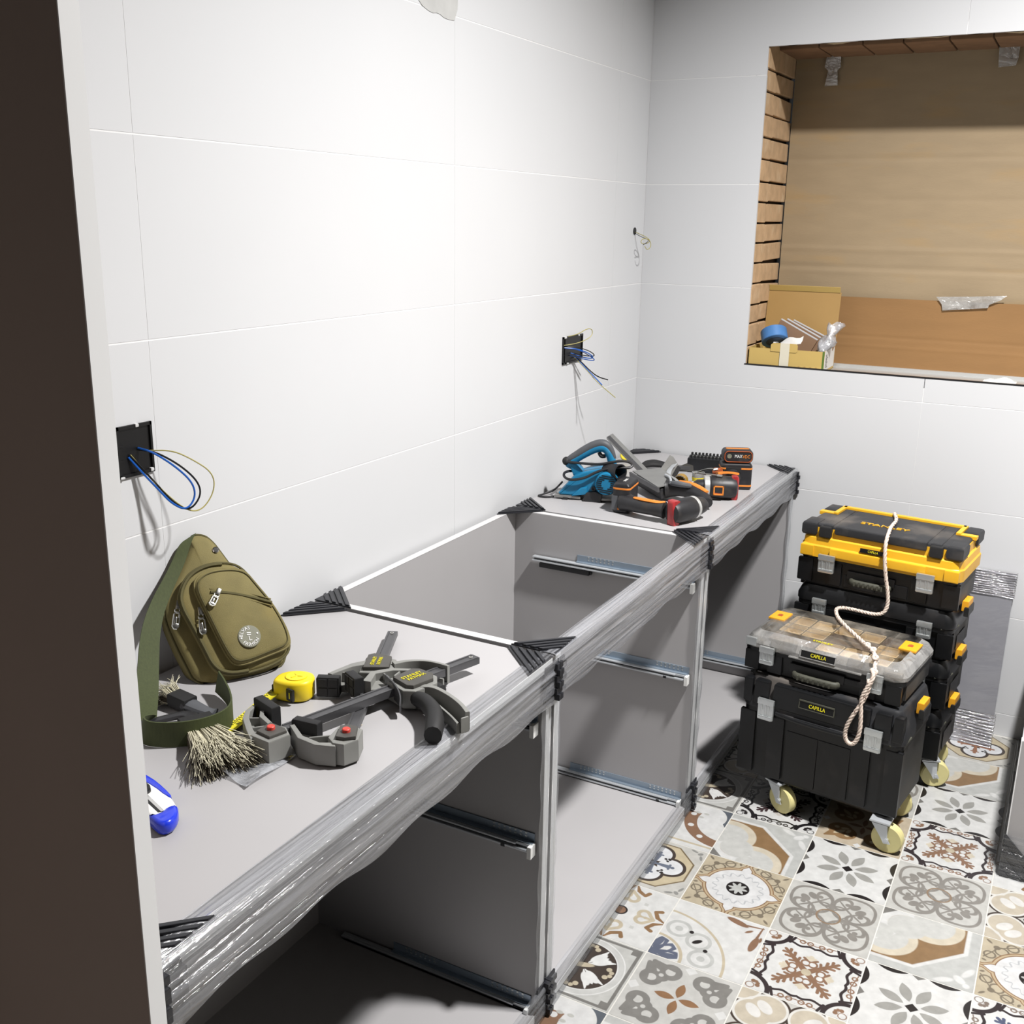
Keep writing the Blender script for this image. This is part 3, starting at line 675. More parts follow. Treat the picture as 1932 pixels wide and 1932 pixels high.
HR = .345
rc = thing('base_cabinet', 'low film-wrapped grey cabinet at the right edge with a black bottom corner guard', 'cabinet', (1.56, -.39, 0))
T = off(rc.location)
MB(T).box((1.268, -.76, .004), (1.86, -.742, HR), bev=.001).build('side_panel', 'laminate', rc)
MB(T).box((1.268, -.742, .004), (1.286, -.02, HR), bev=.001).build('front_panel', 'laminate', rc)
MB(T).box((1.267, -.762, .004), (1.2695, -.74, HR), bev=.0006).build('edge_band', 'laminate_edge', rc)
MB(T).box((1.286, -.742, HR-.018), (1.86, -.02, HR), bev=.001).build('top_panel', 'laminate', rc)
MB(T).box((1.842, -.742, .004), (1.86, -.02, HR-.018), bev=.001).build('back_panel', 'laminate', rc)
MB(T).box((1.286, -.742, .004), (1.842, -.02, .022), bev=.001).build('bottom_panel', 'laminate', rc)
b = MB(T)
b.prism([(1.2655, .002), (1.37, .002), (1.2655, .11)], 0, .004, .0008, Matrix(((1, 0, 0, 0), (0, 0, 1, -.7665), (0, 1, 0, 0), (0, 0, 0, 1))))
for k in range(3): b.prism([(1.266+.03*k, .003), (1.285+.03*k, .003), (1.266, .0235+.032*k), (1.266, .003+.032*k)], 0, .003, .0008, Matrix(((1, 0, 0, 0), (0, 0, 1, -.7695), (0, 1, 0, 0), (0, 0, 0, 1))))
b.box((1.262, -.7665, .002), (1.266, -.70, .07), bev=.001)
b.build('corner_protector', 'black_ribbed', rc)
b = MB(T); b.sheet(30, 20, lambda u, v: (1.262+.6*u, -.7715-.002*math.sin(v*15+2*math.sin(u*9)), .002+.11*v)); b.build('stretch_film', 'film_x', rc, ang=3)
b = MB(T); b.sheet(4, 40, lambda u, v: (1.2615+.001*math.sin(v*30), -.7715+.05*u, .002+.34*v)); b.build('stretch_film', 'film_z', rc, ang=3)

# wrapped panel leaning on the end wall
lp = thing('wrapped_panel', 'narrow grey panel wrapped in film leaning on the end wall behind the toolboxes', 'panel', (1.04, -.1, 0))
a = math.atan2(.075, .51)
LPm = RX(-a)
MB(LPm).box((-.15, 0, .004), (.148, .018, .515), bev=.001).build('panel', 'lilac_panel', lp)
for z0, z1, sd in ((.0, .1, 1), (.445, .518, 2)):
    rn = random.Random(sd); p = [rn.uniform(0, 6) for _ in range(6)]
    b = MB(LPm); b.sheet(40, 60, lambda u, v: (-.153+.304*u, -.002-.0022*abs(math.sin(v*34+p[0]+1.2*math.sin(u*4+p[1])))-.001*math.sin(v*70+u*8), z0+(z1-z0)*v+.004*math.sin(u*6+p[2])*(1-abs(2*v-1)))); b.build('stretch_film', 'film_silver', lp, ang=3)
    b = MB(LPm); b.sheet(4, 40, lambda u, v: (.149+.003+.0015*math.sin(v*60+u*5), -.002+.022*u, z0+(z1-z0)*v)); b.build('stretch_film', 'film_silver', lp, ang=3)
b = MB(LPm); b.sheet(20, 20, lambda u, v: (-.1515+.302*u, -.0018-.0006*math.sin(u*11+v*3), .09+.36*v)); b.build('stretch_film', film_mat('film_thin', (4, 4, 9), .02, .12, .2), lp, ang=3)

# ------------------------------------------------------------------ sockets and loose wires on the left wall
def wire(par, pts, mat, r=.0016, it=3): return MB(off(par.location)).tube(smooth_path(pts, it), r, 6).build('wire', mat, par)
def sockbox(label, y0, y1, z0, z1, split):
    o = thing('socket_box', label, 'socket box', (.0, (y0+y1)/2, (z0+z1)/2)); T = off(o.location)
    b = MB(T)
    for a, e in ((y0, split), (split, y1)):
        b.box((0, a, z0), (.004, a+.004, z1)); b.box((0, e-.004, z0), (.004, e, z1)); b.box((0, a, z0), (.004, e, z0+.005)); b.box((0, a, z1-.005), (.004, e, z1)); b.box((0, a, z0), (.0012, e, z1))
        for k in (.3, .6): b.box((.0012, a+.004, z0+(z1-z0)*k), (.0024, a+.012, z0+(z1-z0)*k+.004))
    b.build('back_box', 'socket_black', o, smooth=False)
    b = MB(T)
    for y, z, w, h in ((y0+.012, z1-.002, .012, .006), (y1-.03, z1-.002, .006, .006), (y1-.006, z0+.004, .006, .006), (y0+.03, z0+.001, .008, .004)): b.box((0, y-w/2, z-h/2), (.0055, y+w/2, z+h/2), bev=.0015)
    b.build('plaster_bits', 'plaster', o)
    return o
s = sockbox('black socket box with looped wires beside the tall cabinet, above the bag', -2.138, -2.043, 1.066, 1.146, -2.112)
wire(s, [(.002, -2.072, 1.108), (.03, -2.07, 1.105), (.05, -2.045, 1.08), (.06, -2.02, 1.05), (.062, -2.018, 1.025), (.06, -2.037, 1.008), (.045, -2.052, 1.02), (.03, -2.062, 1.042), (.012, -2.08, 1.075), (.002, -2.092, 1.097)], 'wire_blue')
wire(s, [(.002, -2.070, 1.105), (.03, -2.064, 1.104), (.052, -2.036, 1.08), (.064, -2.012, 1.05), (.066, -2.010, 1.026), (.062, -2.033, 1.006), (.046, -2.048, 1.02), (.03, -2.059, 1.044), (.012, -2.078, 1.08), (.002, -2.09, 1.10)], 'wire_black')
wire(s, [(.002, -2.05, 1.10), (.03, -2.03, 1.10), (.05, -2.01, 1.085), (.07, -1.985, 1.06), (.072, -1.986, 1.03), (.066, -2.01, 1.002), (.056, -2.034, 1.006), (.03, -2.060, 1.044), (.002, -2.088, 1.10)], 'wire_earth', .0011)
s = sockbox('black socket box with loose cut wires near the corner, above the power tools', -.566, -.437, 1.072, 1.148, -.55)
wire(s, [(.002, -.555, 1.118), (.03, -.53, 1.115), (.05, -.492, 1.10), (.055, -.470, 1.085), (.04, -.49, 1.085), (.002, -.515, 1.10)], 'wire_blue')
wire(s, [(.002, -.55, 1.121), (.03, -.52, 1.118), (.05, -.485, 1.105), (.056, -.462, 1.09), (.04, -.48, 1.09), (.002, -.51, 1.10)], 'wire_black', .0014)
wire(s, [(.002, -.545, 1.116), (.03, -.52, 1.112), (.052, -.478, 1.088), (.056, -.463, 1.077), (.04, -.485, 1.08), (.002, -.52, 1.094)], 'wire_blue', .0014)
wire(s, [(.002, -.485, 1.088), (.03, -.49, 1.07), (.05, -.488, 1.052), (.075, -.485, 1.035), (.1, -.47, 1.027)], 'wire_black')
wire(s, [(.002, -.49, 1.086), (.03, -.495, 1.068), (.05, -.493, 1.05), (.075, -.50, 1.034), (.1, -.51, 1.017)], 'wire_blue')
wire(s, [(.002, -.495, 1.088), (.04, -.5, 1.06), (.08, -.495, 1.02), (.12, -.459, .977)], 'wire_earth', .0011)
wire(s, [(.002, -.56, 1.125), (.03, -.52, 1.13), (.05, -.48, 1.145), (.05, -.475, 1.165), (.045, -.50, 1.17), (.03, -.53, 1.155), (.002, -.535, 1.147)], 'wire_earth', .0011)
s = thing('cable_outlet', 'small round hole with thin coiled wires high in the room corner', 'cable outlet', (0, -.076, 1.43))
MB(RY(PI/2)).lathe([(.011, 0), (.011, .002), (.004, .0025), (.001, .0012)], 16).build('hole_ring', 'socket_black', s)
T = off(s.location)
wire(s, [(.001, -.072, 1.427), (.03, -.08, 1.418), (.045, -.075, 1.41), (.05, -.065, 1.40), (.04, -.085, 1.392), (.03, -.10, 1.396), (.034, -.09, 1.41), (.05, -.07, 1.405), (.055, -.07, 1.385), (.05, -.09, 1.374), (.045, -.098, 1.386)], 'wire_earth', .0011)
wire(s, [(.001, -.074, 1.424), (.025, -.085, 1.414), (.05, -.068, 1.404), (.04, -.10, 1.39)], 'wire_black', .0009)

# ------------------------------------------------------------------ carton on the sill
BO = V((.472, .1, WZ0-.0163)); bxm = frame(BO, (1, .03, 0), (-.03, 1, 0))
cb = thing('cardboard_box', 'open cardboard carton on the window sill holding a blue tape roll and boards', 'box'); cb.matrix_world = bxm
W2, D2, H2, th = .113, .088, .066, .002
b = MB(); b.box((-W2, -D2, 0), (W2, D2, th)); b.box((-W2, D2-th, 0), (W2, D2, H2)); b.box((-W2, -D2, 0), (-W2+th, D2, H2)); b.box((W2-th, -D2, 0), (W2, D2, H2)); b.box((-W2, -D2, 0), (W2, -D2+th, H2)); b.build('carton', 'box_card', cb, smooth=False)
lid = MB(TR((0, D2, H2)) @ RX(-.12)); lid.box((-W2, 0, 0), (W2, th, .165)); lid.build('lid_flap', 'box_inner', cb, smooth=False)
MB(TR((0, D2, H2)) @ RX(-.12) @ TR((0, 0, .165)) @ RX(.5)).box((-W2+.003, -.002, 0), (W2-.003, .0, .018)).build('tuck_flap', 'box_card', cb, smooth=False)
b = MB(); b.prism([(-.047, -.004), (.03, -.004), (.034, 0), (.034, .017), (.03, .022), (-.04, .022), (-.047, .016)], 0, .0015, 0, Matrix(((1, 0, 0, 0), (0, 0, -1, -D2-.0002), (0, 1, 0, H2-.004), (0, 0, 0, 1)))); b.build('tab', 'box_card', cb, smooth=False)
MB().box((-.018, -D2-.0025, .002), (.01, -D2-.0018, H2+.018)).build('tape_strip', 'masking', cb, smooth=False)
MB().box((W2-.004, -D2-.0008, 0), (W2+.0006, -D2+.006, H2)).build('green_edge', 'green', cb, smooth=False)
MB().box((W2, -D2+.014, .008), (W2+.0008, D2-.01, H2)).build('label_sheet', 'paper', cb, smooth=False)
b = MB()
for k in range(9): b.box((W2+.0008, -D2+.03, .016+k*.0045), (W2+.0012, -D2+.03+(.02 if k % 3 else .03), .018+k*.0045))
b.build('printed_lines', 'tool_grey', cb, smooth=False)
b = MB()
for k in range(4): b.lathe([(.0045, 0), (.0045, .0004), (.001, .0005)], 12, TR((.042+.017*k, -D2-.0001, .014)) @ RX(PI/2))
b.build('printed_symbols', 'box_inner', cb)
t = thing('tape_roll', 'blue roll of tape lying tilted in the carton on the sill', 'tape')
ax_ = V((.32, -.5, -.8)).normalized(); t.matrix_world = TR((.416, .085, 1.122)) @ ax_.to_track_quat('Z', 'X').to_matrix().to_4x4()
MB().lathe([(.027, -.019), (.038, -.019), (.04, -.0175), (.04, .0175), (.038, .019), (.027, .019), (.026, .017), (.026, -.017), (.027, -.019)], 32).build('tape', 'tape_blue', t)
MB().lathe([(.0265, -.0185), (.0262, -.02), (.0225, -.02), (.0225, .02), (.0262, .02), (.0265, .0185)], 28).build('core', 'tape_blue_side', t)
for i, (x0, z0, L, al, yy, lab) in enumerate(((.43, 1.176, .13, -.46, .105, 'thin board with dark face sticking out of the carton beside the blue tape'), (.445, 1.176, .13, -.45, .12, 'middle thin grey-edged board leaning in the carton on the sill'), (.46, 1.172, .15, -.42, .14, 'rearmost long grey board leaning in the carton near the clear bag'))):
    o = thing('board', lab, 'board'); o.matrix_world = TR((x0, yy, z0)) @ RY(-al)
    MB().box((0, -.004, -.07), (L, .003, -.0035), bev=.0006).build('core', 'board', o)
    MB().box((0, -.004, -.0034), (L, .003, 0), bev=.0004).build('face', 'board_face', o)
o = MB().sheet(8, 6, lambda u, v: (.425+.085*u, .04+.03*v, 1.103+.03*u*v+.006*math.sin(u*8+v*4))).sheet(8, 6, lambda u, v: (.425+.085*u, .04+.03*v, 1.1025+.03*u*v+.006*math.sin(u*8+v*4))).build('paper_scrap', 'paper'); tag(o, 'crumpled white paper in the carton under the blue tape', 'paper')
rn = random.Random(5)
b = MB()
b.sheet(14, 20, lambda u, v: (.572+.026*math.cos(u*6.28)*(.35+.65*abs(math.sin(v*5)))+.03*v, .06+.02*math.sin(u*6.28)+.03*v, 1.085+.085*v+.006*math.sin(u*20+v*9)))
tag(b.build('clear_bag', 'clear_soft', ang=3), 'twisted clear plastic bag sticking out of the right end of the carton', 'plastic bag')

# ------------------------------------------------------------------ sling bag
bag = thing('sling_bag', 'olive green canvas sling bag leaning against the tiled wall', 'bag', (.1, -2.03, ZT))
Bf = frame((.137, -2.018, .745), (.5, .866, 0), (-.472, .2725, .838))
class BagMB(MB):
    def build(s, *a, **k):
        for p in s.v:
            p.z = max(p.z, ZT+.0012+(.0006 if len(s.v) % 2 else 0)); p.x = max(p.x, .0025)
        s.v = [off(bag.location) @ p for p in s.v]
        return MB.build(s, *a, **k)
P = lambda L: [(a/1000, c/1000) for a, c in L]
back = P([(-36, 242), (-10, 240), (3, 225), (13, 203), (24, 178), (38, 160), (54, 126), (68, 102), (80, 63), (87, 29), (81, 11), (72, -4), (47, -12), (11, -19), (-23, -19), (-53, -13), (-74, 0), (-79, 19), (-90, 61), (-99, 106), (-95, 133), (-80, 158), (-55, 192), (-35, 225)])
main = P([(12, 180), (31, 171), (45, 149), (68, 102), (80, 63), (87, 29), (79, 7), (48, -6), (1, -10), (-32, -5), (-48, 12), (-55, 41), (-68, 87), (-77, 116), (-77, 139), (-61, 165), (-40, 178), (-14, 183)])
front = P([(17, 167), (36, 158), (47, 137), (67, 99), (80, 61), (85, 34), (81, 16), (47, 10), (4, 2), (-16, 5), (-25, 23), (-34, 57), (-46, 106), (-53, 135), (-52, 154), (-38, 166), (-15, 170)])
bk = BagMB(Bf).pillow(smooth_poly(back, 2), -.05, .05, prof=((1, 0), (1.015, .3), (1.01, .65), (.97, .88), (.88, .97), (.6, 1), (.3, 1), (.02, 1))).build('body', 'bag', bag, ang=1.2)
mp = BagMB(Bf).pillow(smooth_poly(main, 2), -.02, .036, prof=((1, 0), (1.005, .35), (.99, .7), (.955, .93), (.9, 1.0), (.6, 1.03), (.3, 1.05), (.02, 1.05))).build('main_pocket', 'bag', bag, ang=1.2)
fp = BagMB(Bf).pillow(smooth_poly(front, 2), .0, .031, prof=((1, 0), (1.0, .45), (.975, .8), (.93, .97), (.86, 1.02), (.6, 1.12), (.3, 1.16), (.02, 1.17))).build('front_pocket', 'bag', bag, ang=1.2)
def seam(poly, w, r, mat, par, name, close=True, k=1.0, sl=None):
    p = smooth_poly(poly, 2) if close else [tuple(x)[:2] for x in smooth_path([(a, c, 0) for a, c in poly], 2)]
    if sl: p = p[int(len(p)*sl[0]):int(len(p)*sl[1])]; close = False
    cx = sum(q[0] for q in poly)/len(poly); cy = sum(q[1] for q in poly)/len(poly)
    return BagMB(Bf).tube([(cx+(x-cx)*k, cy+(y-cy)*k, w) for x, y in p], r, 6, closed=close).build(name, mat, par)
seam(main, .0135, .0022, 'bag_dark', mp, 'piping', k=.985); seam(front, .0245, .002, 'bag', fp, 'piping', k=.975); seam(front, .0315, .0011, 'bag_dark', fp, 'stitch_line', k=.915)
seam(back, -.012, .002, 'bag_dark', bk, 'piping', k=1.0)
seam(main, .0165, .003, 'bag_dark', mp, 'zip', k=.955, sl=(.42, .98)); 
zp = P([(-30, 129), (-4, 124), (28, 112), (64, 95)])
seam(zp, .0345, .0028, 'bag_dark', fp, 'zip', close=False); seam([(a, c+.006) for a, c in zp], .0338, .0012, 'bag', fp, 'stitch_line', close=False); seam([(a, c-.006) for a, c in zp], .0345, .0012, 'bag', fp, 'stitch_line', close=False)
def puller(a, c, w, par):
    A, C_ = V((a[0], a[1], w)), V((c[0], c[1], w+.004)); d = (C_-A); L = d.length
    m = Bf @ frame(A, d, d.cross(V((0, 0, 1))))
    b = BagMB(m); b.tube([(x, y, .0035) for x, y in [(L*.36, .0022), (L*.45, .0042), (L*.92, .0045), (L, .002), (L, -.002), (L*.92, -.0045), (L*.45, -.0042), (L*.36, -.0022)]], .0016, 6, closed=True)
    b.tube([(x, y, .003) for x, y in circ(.004, 10, L*.3, 0)], .0012, 6, closed=True); b.box((-.004, -.004, 0), (L*.25, .004, .006), bev=.0015); b.box((L*.8, -.004, .002), (L*.98, .004, .005), bev=.001); b.box((L*.55, -.001, .002), (L*.8, .0028, .0045), bev=.0008)
    return b.build('zip_puller', 'chrome', par)
puller((-.017, .129), (-.034, .107), .0385, fp); puller((-.077, .126), (-.091, .085), .012, mp); puller((-.049, .107), (-.052, .066), .024, mp)
bd = BagMB(Bf @ TR((.015, .046, .0355))).lathe([(.0185, -.004), (.0185, .0005), (.0175, .0014), (.002, .0014)], 32).build('badge', 'badge', fp)
Bm = off(bag.location) @ Bf @ TR((.015, .046, .0372)) @ RZ(-.16)
b = MB(Bm)
def arc_text(s, r, a0, da, flip=False):
    for i, ch in enumerate(s):
        v, f = text_mesh(ch, .0078, .0004); b.add(v, f, RZ(a0+da*i-PI/2) @ TR((0, r, 0)) @ RZ(PI if flip else 0))
arc_text('BLVAS', .0135, PI*.98, -.36); arc_text('FASHION', .0135, PI*1.28, .3, True)
v, f = text_mesh('=', .014, .0004); b.add(v, f, TR((-.001, .0035, 0)))
v, f = text_mesh('L', .011, .0004); b.add(v, f, TR((.001, -.0035, 0)) @ RZ(.2))
b.build('badge_lettering', 'badge_white', fp, smooth=False)['kind'] = 'stuff'
b = BagMB(Bf)
for a in (PI*.93, -.1): b.lathe([(.0014, 0), (.0014, .0022), (.0003, .0023)], 10, TR((.015+.0135*math.cos(a+.3), .046+.0135*math.sin(a+.3), .0355)))
b.build('badge_dots', 'badge_white', fp)
ey = BagMB(Bf @ TR((.002, .207, -.0005))).lathe([(.0025, .0), (.004, .0016), (.0055, .001), (.006, -.002)], 18).build('eyelet', 'chrome', bk)
BagMB(Bf @ TR((.002, .207, .0004))).lathe([(.0038, 0), (.0036, .0006), (.0005, .0006)], 14).build('eyelet_hole', 'socket_black', bk)
# strap: runs down from the top, then lies on edge in a loop back to the bottom of the bag
T = off(bag.location)
b = MB(T); b.ribbon(smooth_path([(.012, -1.988, .944), (.012, -2.0, .936), (.016, -2.024, .905), (.03, -2.083, .86), (.05, -2.121, .828), (.075, -2.152, .788), (.108, -2.188, .757), (.138, -2.222, .742)], 2), [V((.004, .024, .008)), V((.004, .028, .006)), V((.006, .034, 0)), V((.008, .034, 0)), V((.012, .034, 0)), V((.014, .034, .004))], .0022)
st = b.build('strap', 'strap', bag, ang=1)
b = MB(T); b.ribbon(smooth_path([(.146, -2.226, .746), (.160, -2.249, .752), (.185, -2.262, .753), (.22, -2.246, .753), (.246, -2.218, .753), (.256, -2.185, .753), (.247, -2.155, .753), (.215, -2.125, .753), (.18, -2.10, .753), (.15, -2.085, .755)], 2), [V((.01, .03, .012)), V((.004, .006, .036)), V((.0, 0, .038)), V((0, 0, .038)), V((0, 0, .038)), V((0, 0, .036)), V((.004, .006, .034))], .0024)
b.build('strap', 'strap', bag, ang=1)


# ------------------------------------------------------------------ brushes
def brush(label, base, tip, spread, n, mats, handle, seed, blen, wd, z):
    """flat brush: base = ferrule centre, tip = middle of bristle ends"""
    rn = random.Random(seed); o = thing('paint_brush', label, 'brush', (base[0], base[1], ZT)); A = V(base); d = (V(tip)-A); L = d.length; d.normalize(); sd = V((-d.y, d.x, 0)).normalized(); up = sd.cross(d)*-1
    if up.z < 0: up = -up
    T = off(o.location)
    for mi, mt in enumerate(mats):
        b = MB(T)
        for k in range(n):
            u, v = rn.uniform(-1, 1), rn.uniform(-1, 1)
            if mi == 1: v = rn.uniform(-1, -.1)
            p0 = A+sd*u*wd*.45+up*v*.007; ln_ = L*rn.uniform(.75, 1.12)
            p1 = A+d*ln_*.55+sd*u*wd*(.5+spread*.4)+up*(v*.012+.004)
            p2 = A+d*ln_+sd*(u*wd*(.5+spread)+rn.gauss(0, .009))+up*(v*.017+rn.gauss(0, .006))
            for q in (p1, p2): q.z = max(q.z, ZT+.0015)
            b.tube([p0, p1, p2], [.0007, .0007, .0004], 3, cap=False)
        h = b.build('bristles', mt, o, ang=3); h['kind'] = 'stuff'
    hm = T @ frame(A-d*.012, d, sd)
    MB(hm).box((-.02, -wd*.52, -.011), (.018, wd*.52, .011), bev=.003).build('ferrule', 'rubber', o)
    MB(T).tube(smooth_path([A-d*.025, A-d*.06, V(handle)*.5+(A-d*.06)*.5, V(handle)], 2), [.012, .009, .007, .006, .008], 10, flat=(1.3, .7)).build('handle', 'tool_black' if seed == 4 else 'tool_grey', o)
    return o
brush('worn brush with splayed cream bristles beside the front clamp, under the strap', (.232, -2.205, .747), (.336, -2.262, .747), .45, 420, ['bristle', 'bristle_dark'], (.13, -2.245, .742), 4, .09, .046, .75)
brush('white-bristled brush with grey handle lying behind the bag strap', (.128, -2.150, .748), (.098, -2.148, .75), .25, 160, ['bristle', 'bristle_dark'], (.205, -2.148, .742), 6, .05, .024, .75)
o = MB().sheet(20, 10, lambda u, v: (.30+.085*u, -2.26+.1*v-.02*u, ZT+.002+.005*math.sin(u*4+v*3)**2)).build('plastic_wrapper', 'clear_soft', ang=3); tag(o, 'flat clear plastic wrapper under the front clamp beside the worn brush', 'plastic wrapper')
for q, (x, y, w, lab) in enumerate(((.352, -2.02, .012, 'tiny torn paper scrap on the counter beside the front clamp bar'), (.405, -2.062, .006, 'small wood chip on the counter between the two clamp bars'))):
    o = MB(TR((x, y, ZT+.0012)) @ RZ(.6+q)).prism([(-w, -w*.4), (w*.7, -w*.5), (w, w*.1), (-w*.2, w*.5)], 0, .0012, .0003).build('paper_scrap', 'dust'); tag(o, lab, 'scrap')

# ------------------------------------------------------------------ trigger clamps
def cl_prism(o, name, poly, z0, z1, mat, bev=.002, par=None, grow=0):
    p = mm(poly)
    if area2(p) < 0: p = p[::-1]
    if grow: p = inset(p, -grow)
    return MB(off(o.location)).prism(p, ZT+z0, ZT+z1, bev).build(name, mat, par or o)
def swept(o, name, pts, w, z0, z1, mat, par=None, bev=.0015):
    """flat strip following a plan path, upright section"""
    P_ = smooth_path([(x/1000, y/1000, 0) for x, y in pts], 2); L, R = [], []
    W = resamp(w, len(P_)) if isinstance(w, list) else [w]*len(P_)
    for i, p in enumerate(P_):
        t = (P_[min(i+1, len(P_)-1)]-P_[max(i-1, 0)]).normalized(); n = V((-t.y, t.x, 0))*W[i]/2
        L.append((p.x+n.x, p.y+n.y)); R.append((p.x-n.x, p.y-n.y))
    return MB(off(o.location)).prism(L+R[::-1], ZT+z0, ZT+z1, bev).build(name, mat, par or o)
def bar(o, a, c, w, z0, z1):
    A, C_ = V((*[q/1000 for q in a], ZT+z0)), V((*[q/1000 for q in c], ZT+z0)); d = C_-A; m = off(o.location) @ frame(A, d, (-d.y, d.x, 0))
    b = MB(m); b.box((0, -w/2, 0), (d.length, w/2, z1-z0), bev=.0008); b.box((.006, -w/2, z1-z0), (d.length-.004, -w/2+.003, z1-z0+.0012)); b.box((.006, w/2-.003, z1-z0), (d.length-.004, w/2, z1-z0+.0012))
    r = b.build('bar', 'clamp_steel', o)
    MB(m @ TR((d.length-.012, 0, z1-z0-.0002))).lathe([(.0035, 0), (.0035, .0016), (.002, .0018), (.0018, .0006), (.0004, .0006)], 12).build('stop_pin', 'chrome', r)
    return r
def pad(o, c, d, w, z0, z1, th, par=None):
    c = V((c[0]/1000, c[1]/1000, ZT+z0)); d = V((*d, 0)).normalized(); m = off(o.location) @ frame(c, d, (-d.y, d.x, 0))
    b = MB(m); b.box((-th/2, -w/2, 0), (th/2, w/2, z1-z0), bev=.003); h = z1-z0
    for y0, y1, a, e in ((-w/2+.003, -.001, .003, h/2-.001), (.001, w/2-.003, .003, h/2-.001), (-w/2+.003, -.001, h/2+.001, h-.003), (.001, w/2-.003, h/2+.001, h-.003)): b.box((th/2-.001, y0, a), (th/2+.0012, y1, e), bev=.0006)
    return b.build('jaw_pad', 'rubber', par or o)
ca = thing('bar_clamp', 'front trigger bar clamp lying across the other, yellow lettering, handle towards the cabinet front', 'clamp', (.4, -2.0, ZT))
bar(ca, (350, -2168), (456, -1808), .017, .018, .03)
bd_ = cl_prism(ca, 'body', [(394, -1975), (400, -1922), (419, -1913), (450, -1918), (464, -1940), (452, -1982), (434, -1990)], .005, .036, 'clamp_grey', .003)
cl_prism(ca, 'cover_plate', [(401, -1968), (408, -1926), (419, -1920), (446, -1924), (457, -1940), (446, -1978), (436, -1982)], .035, .0425, 'clamp_plate', .002, bd_)
Tm = off(ca.location) @ frame((.4275, -1.951, ZT+.0427), (.26, .965, 0), (-.965, .26, 0))
text('lettering', 'STANLEY', .0095, 'yellow_ink', bd_, Tm @ TR((0, .0045, 0)), sx=1.0); text('lettering', 'FATMAX', .009, 'yellow_ink', bd_, Tm @ TR((.002, -.005, 0)), sx=1.0)
cl_prism(ca, 'jaw_arm', [(352, -1958), (372, -1932), (404, -1916), (404, -1924), (380, -1938), (364, -1962), (375, -1990), (362, -1994)], .006, .037, 'clamp_grey', .0015)
cl_prism(ca, 'jaw_web', [(358, -1960), (378, -1938), (402, -1924), (398, -1972), (376, -1992)], .014, .024, 'clamp_grey', .001)
for p_, q_ in (((372, -1952), (388, -1960)), ((390, -1934), (392, -1952))): swept(ca, 'rib', [p_, q_], .003, .022, .036, 'clamp_grey')
pad(ca, (347, -1995), (-.45, -.893), .034, .012, .045, .016)
swept(ca, 'fixed_handle', [(448, -1962), (468, -1954), (505, -1968), (535, -1985), (556, -2003)], [.012, .009, .007, .007, .007], .006, .037, 'clamp_grey')
swept(ca, 'fixed_handle', [(452, -1975), (470, -1968), (500, -1984), (528, -2001), (548, -2016)], [.01, .006, .004, .004, .005], .004, .022, 'clamp_grey')
swept(ca, 'handle_floor', [(450, -1968), (469, -1961), (503, -1976), (532, -1993), (552, -2010)], [.012, .012, .012, .012, .012], .004, .009, 'rubber')
swept(ca, 'handle_end', [(557, -2002), (551, -2014)], .003, .005, .03, 'clamp_grey')
MB(off(ca.location)).tube(smooth_path([(.448, -1.978, ZT+.022), (.472, -1.985, ZT+.024), (.502, -2.008, ZT+.024), (.52, -2.034, ZT+.022), (.533, -2.06, ZT+.018)], 2), [.011, .0135, .0155, .0165, .0155], 12, flat=(.85, 1)).build('trigger', 'rubber', ca, ang=.9)
MB(off(ca.location)).ribbon(smooth_path([(.384, -1.964, ZT+.026), (.415, -1.982, ZT+.026), (.436, -1.998, ZT+.022), (.444, -2.012, ZT+.016)], 2), [V((0, 0, .03)), V((0, 0, .028)), V((0, 0, .02)), V((0, 0, .012))], .0022).build('release_lever', 'clamp_steel', ca)
fb = cl_prism(ca, 'fixed_jaw', [(335, -2216), (333, -2176), (362, -2172), (381, -2186), (372, -2220)], .003, .038, 'clamp_grey', .003)
cl_prism(ca, 'cover_plate', [(340, -2208), (340, -2179), (369, -2182), (376, -2187), (368, -2213)], .037, .0425, 'clamp_plate', .0015, fb)
cl_prism(ca, 'jaw_arm', [(342, -2222), (320, -2206), (289, -2180), (276, -2160), (272, -2140), (279, -2140), (284, -2158), (296, -2174), (325, -2198), (338, -2206)], .004, .036, 'clamp_grey', .0015, fb)
cl_prism(ca, 'jaw_arm', [(300, -2146), (308, -2156), (340, -2172), (342, -2180), (306, -2164), (295, -2150)], .004, .036, 'clamp_grey', .0012, fb)
cl_prism(ca, 'jaw_web', [(338, -2214), (296, -2178), (280, -2150), (300, -2150), (338, -2176)], .012, .022, 'clamp_grey', .001, fb)
for p_, q_ in (((293, -2172), (312, -2160)), ((318, -2192), (334, -2174))): swept(ca, 'rib', [p_, q_], .003, .02, .034, 'clamp_grey', fb)
pad(ca, (298, -2138), (.32, .95), .05, .012, .047, .015, fb)
MB(off(ca.location) @ TR((.355, -2.195, ZT+.042))).lathe([(.0058, 0), (.0058, .0045), (.0048, .0055), (.0005, .0055)], 14).build('release_button', 'red', fb)

